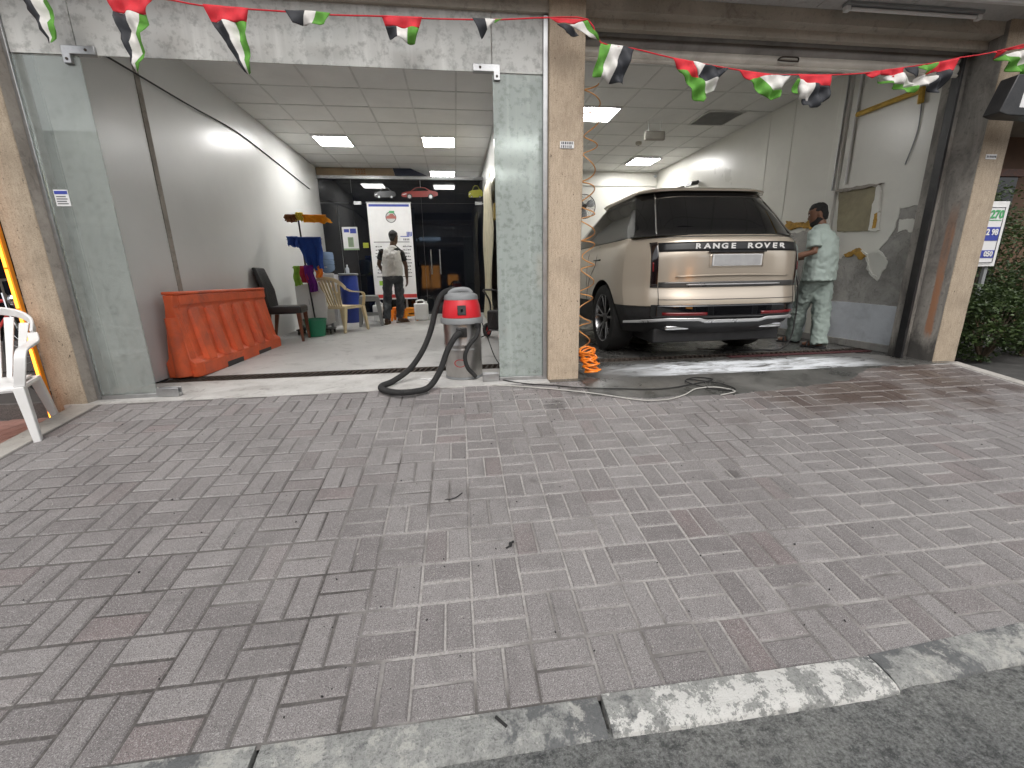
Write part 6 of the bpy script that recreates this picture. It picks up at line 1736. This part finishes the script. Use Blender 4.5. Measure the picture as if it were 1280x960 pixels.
# ------------------------------------------------------------------ right-hand side: wall, board, hedge
bw = thing('neighbour_building', 'brown neighbouring building wall behind the hedge at far right', 'building', (8.5, 6.4, -.1))
MB(bw.location).box(5.2, 6.4, -.1, 16, 6.7, 7).build('wall', MT['brownwall'], bw)
for k in range(9): MB(bw.location).box(5.25 + k * 1.2, 6.375, -.1, 5.29 + k * 1.2, 6.3995, 7).build('batten', MT['brownwall'], bw)
MB(bw.location).box(6.6, 6.34, .0, 9.2, 6.3985, 2.35).build('shop_window', MT['film'], bw)
MB(bw.location).box(6.5, 6.30, 2.352, 9.3, 6.3984, 2.46).box(6.5, 6.30, -.05, 6.599, 6.3984, 2.351).build('window_frame', MT['brownwood'], bw)
MB(bw.location).box(5.3, 5.2, 2.95, 16, 6.4, 3.05).build('canopy', MT['beam'], bw)
sg = thing('notice_board', 'white notice board with green and blue numbers beside the right pillar', 'sign', (5.62, 4.1, .88))
MB(sg.location).box(5.45, 4.1, .93, 5.93, 4.13, 1.60).build('board', MT['white'], sg, .004)
MB(sg.location).box(5.47, 4.092, .96, 5.882, 4.0995, 1.545).build('paper', MT['paper'], sg)
MB(sg.location).box(5.872, 4.088, .97, 5.878, 4.0915, 1.54).box(5.49, 4.088, 1.535, 5.872, 4.0915, 1.54).box(5.49, 4.088, .97, 5.872, 4.0915, .975).build('border', MT['papergrey'], sg)
text_obj('lettering', '270', .11, MT['papergreen'], sg, (5.79 - 5.62, -.012, 1.465 - .88), (R(90), 0, 0), .001)
MB(sg.location).box(5.62, 4.088, 1.405, 5.86, 4.0915, 1.412).build('rule', MT['papergreen'], sg)
MB(sg.location).box(5.60, 4.088, 1.20, 5.868, 4.0915, 1.34).build('blue_bar', MT['paperblue'], sg)
text_obj('lettering', '2 98', .085, MT['paper'], sg, (5.775 - 5.62, -.016, 1.285 - .88), (R(90), 0, 0), .001)
MB(sg.location).box(5.66, 4.088, 1.02, 5.868, 4.0915, 1.10).build('blue_bar', MT['paperblue'], sg)
text_obj('lettering', '050', .075, MT['paper'], sg, (5.79 - 5.62, -.016, 1.06 - .88), (R(90), 0, 0), .001)
MB(sg.location).box(5.64, 4.131, -.1, 5.68, 4.16, 1.60).box(5.86, 4.131, -.1, 5.90, 4.16, 1.60).build('post', MT['greyp'], sg)
def shrub(label, c, rad, n, seed):
    t = thing('shrub', label, 'shrub', (c[0], c[1], -.10), 0, 'shrubs right of the pillar')
    r_ = random.Random(seed)
    b = MB()
    tips = []
    for k in range(16):
        a = r_.uniform(0, 6.28); e = r_.uniform(.5, 1.4)
        tip = Vector((rad[0] * math.cos(a) * math.cos(e) * 1.1, rad[1] * math.sin(a) * math.cos(e) * 1.1, rad[2] * (1 + .7 * math.sin(e)) * .9))
        mid = tip * .5 + Vector((r_.uniform(-.06, .06), r_.uniform(-.06, .06), .05))
        b.tube([(0, 0, 0), mid, tip], [.014, .009, .003], 5); tips += [mid, tip, mid.lerp(tip, .5)]
    b.build('stems', MT['bark'], t)
    vs, fs, at = [], [], []
    while len(fs) < n:
        d = Vector((r_.gauss(0, 1), r_.gauss(0, 1), r_.gauss(0, 1)))
        if d.length < .1: continue
        d.normalize()
        k = r_.uniform(.35, 1) ** .6
        p = Vector((d.x * rad[0] * k, d.y * rad[1] * k, rad[2] + d.z * rad[2] * k))
        nz = mnoise.noise(p * 4 + Vector((seed, 0, 0)))
        if nz < -.22: continue
        p += p.normalized() * nz * .12
        if p.z < .01: continue
        L2 = r_.uniform(.022, .06); w_ = L2 * r_.uniform(.45, .75)
        rot = Euler((r_.uniform(-1, 1), r_.uniform(-1, 1), r_.uniform(0, 6.28))).to_matrix()
        m = len(vs)
        for q in ((0, -L2 / 2, 0), (w_ / 2, -.05 * L2, .004), (0, L2 / 2, 0), (-w_ / 2, -.05 * L2, .004)): vs.append(tuple(p + rot @ Vector(q)))
        fs.append((m, m + 1, m + 2, m + 3)); at.append(r_.random())
    me = bpy.data.meshes.new('foliage'); me.from_pydata(vs, [], fs); me.materials.append(MT['leaf'])
    a_ = me.attributes.new('rnd', 'FLOAT', 'FACE'); a_.data.foreach_set('value', at)
    tag(share('foliage', me, t), kind='stuff')
shrub('low leafy green shrub right beside the foot of the right pillar', (5.72, 3.86), (.50, .34, .42), 5200, 1)
shrub('leafy green shrub at the right edge, in front of the tall one', (6.55, 4.05), (.62, .45, .60), 6000, 2)
shrub('tall dark green shrub at the right edge against the brown wall', (7.15, 5.15), (.75, .6, 1.05), 8000, 3)
# pale bicycle-like rack glimpsed through the leaves: white bench end
be = thing('metal_rail', 'white painted rail glimpsed through the shrubs', 'rail', (6.4, 4.95, -.1))
MB(be.location).tube(bez([(5.75, 4.95, -.1), (5.78, 4.95, .60), (5.95, 4.95, .66), (6.6, 4.95, .62), (6.85, 4.95, .5), (6.88, 4.95, -.1)], 6), .022, 8).build('tube', MT['white'], be)
MB(be.location).tube([(5.79, 4.95, .45), (6.86, 4.95, .42)], .016, 8).build('cross_bar', MT['white'], be)

# ------------------------------------------------------------------ left-hand side: neighbour's front and a parked bicycle
nf = thing('neighbour_shop', 'dim neighbouring shop front beyond the amber light strip', 'building', (-5, 4.6, 0))
MB(nf.location).box(-9, 5.2, 0, -3.2, 5.4, 3.4).build('wall', MT['render_grey'], nf)
MB(nf.location).box(-8.6, 5.17, .35, -3.5, 5.199, 2.6).build('window', MT['film'], nf)
MB(nf.location).box(-9, 5.10, .0, -3.2, 5.1985, .30).build('plinth', MT['granite'], nf)
MB(nf.location).box(-3.46, 3.96, -.01, -3.13, 5.2, 3.4).build('side_wall', MT['beam'], nf)
def bicycle(loc, rot, label):
    t = thing('bicycle', label, 'bicycle', loc, rot)
    for x in (-.5, .5):
        w_ = MB().lathe([(.305, -.018), (.335, -.012), (.342, 0), (.335, .012), (.305, .018)], (x, 0, .342), 40, 'y', caps=False).build('tyre', MT['rubber'], t)
        MB().lathe([(.300, -.012), (.306, 0), (.300, .012), (.292, 0)], (x, 0, .342), 40, 'y', caps=False).build('rim', MT['alum'], w_)
        b = MB()
        for k in range(18):
            a = 2 * math.pi * k / 18
            b.tube([(x + .02 * math.cos(a + .5), .02 * (-1) ** k, .342 + .02 * math.sin(a + .5)), (x + .296 * math.cos(a), 0, .342 + .296 * math.sin(a))], .0016, 4)
        b.build('spokes', MT['alum'], w_)
        b = MB().lathe([(.022, -.04), (.022, .04)], (x, 0, .342), 12, 'y'); b.build('hub', MT['alum'], w_)
        MB().loft([[(x + r_ * math.cos(a), y_, .342 + r_ * math.sin(a)) for y_, r_ in ((-.028, .352), (0, .368), (.028, .352))] for a in [R(20 + 10 * k) for k in range(15)]], caps=False, closed=False).build('mudguard', MT['black'], t, 0, 60, 0, .002)
    b = MB()
    for p, q in (((-.5, .0, .342), (-.08, 0, .32)), ((-.08, 0, .32), (-.2, 0, .80)), ((-.5, 0, .342), (-.17, 0, .70)), ((-.08, 0, .32), (.34, 0, .72)), ((-.18, 0, .74), (.32, 0, .80))): b.tube([p, q], .015, 8)
    b.build('frame', MT['paperred'], t)
    MB().tube([(.5, -.05, .342), (.37, -.04, .70), (.31, 0, .86)], .012, 8).tube([(.5, .05, .342), (.37, .04, .70), (.31, 0, .86)], .012, 8).build('fork', MT['chrome'], t)
    MB().tube(bez([(.22, -.28, .98), (.33, -.2, 1.0), (.31, 0, .96), (.33, .2, 1.0), (.22, .28, .98)], 5), .012, 8).tube([(.31, 0, .84), (.31, 0, .97)], .013, 8).build('handlebar', MT['chrome'], t)
    MB().loft([[(-.36, -.08, .86), (-.36, .08, .86), (-.36, .07, .91), (-.36, -.07, .91)], [(-.20, -.06, .87), (-.20, .06, .87), (-.20, .05, .91), (-.20, -.05, .91)], [(-.06, -.02, .88), (-.06, .02, .88), (-.06, .015, .90), (-.06, -.015, .90)]]).build('saddle', MT['black'], t, .01)
    MB().tube([(-.2, 0, .78), (-.22, 0, .87)], .012, 8).build('seat_post', MT['chrome'], t)
    MB().lathe([(.09, -.06), (.09, -.055)], (-.08, 0, .32), 24, 'y').tube([(-.08, -.07, .32), (-.02, -.08, .17)], .009, 6).box(-.06, -.16, .16, .02, -.08, .18).build('crank', MT['alum'], t)
    MB().lathe([(.05, 0), (.055, .03), (.03, .06)], (.40, 0, .80), 16, 'x').build('headlamp', MT['chrome'], t)
bicycle((-3.95, 4.05, -.01), R(-12), 'parked bicycle half hidden behind the white chair at far left')

# ------------------------------------------------------------------ shops across the street, seen only as reflections
ob = thing('opposite_building', 'shop row across the street, mirrored in the black glass', 'building', (0, -14, -.4))
MB(ob.location).box(-26, -20, -.4, 26, -14, 7.0).build('wall', MT['render_grey'], ob)
MB(ob.location).box(-26, -14.6, 3.3, 26, -12.6, 3.5).build('canopy', MT['beam'], ob)
for k in range(9):
    x = -20 + k * 5
    w_ = MB(ob.location).box(x - 1.9, -13.995, -.1, x + 1.9, -13.95, 2.9).build('shop_window', MT['film'], ob)
    MB(ob.location).box(x - 2.0, -13.94, -.1, x - 1.9, -13.90, 3.0).box(x + 1.9, -13.94, -.1, x + 2.0, -13.90, 3.0).build('window_frame', MT['alum'], w_)
for x0, x1, z0, z1, m in ((-2.6, -1.2, .2, 1.9, 'shopglow'), (-.6, .2, .4, 1.2, 'shopglow'), (-4.6, -3.6, .2, 1.6, 'shopglow'), (-3.2, -1.0, 3.75, 4.45, 'signglow'), (4, 7, .3, 2.0, 'shopglow'), (9, 12, 3.8, 4.4, 'signglow')):
    MB(ob.location).box(x0, -13.93, z0, x1, -13.91, z1).build('lit_sign' if m == 'signglow' else 'lit_window', MT[m], ob)
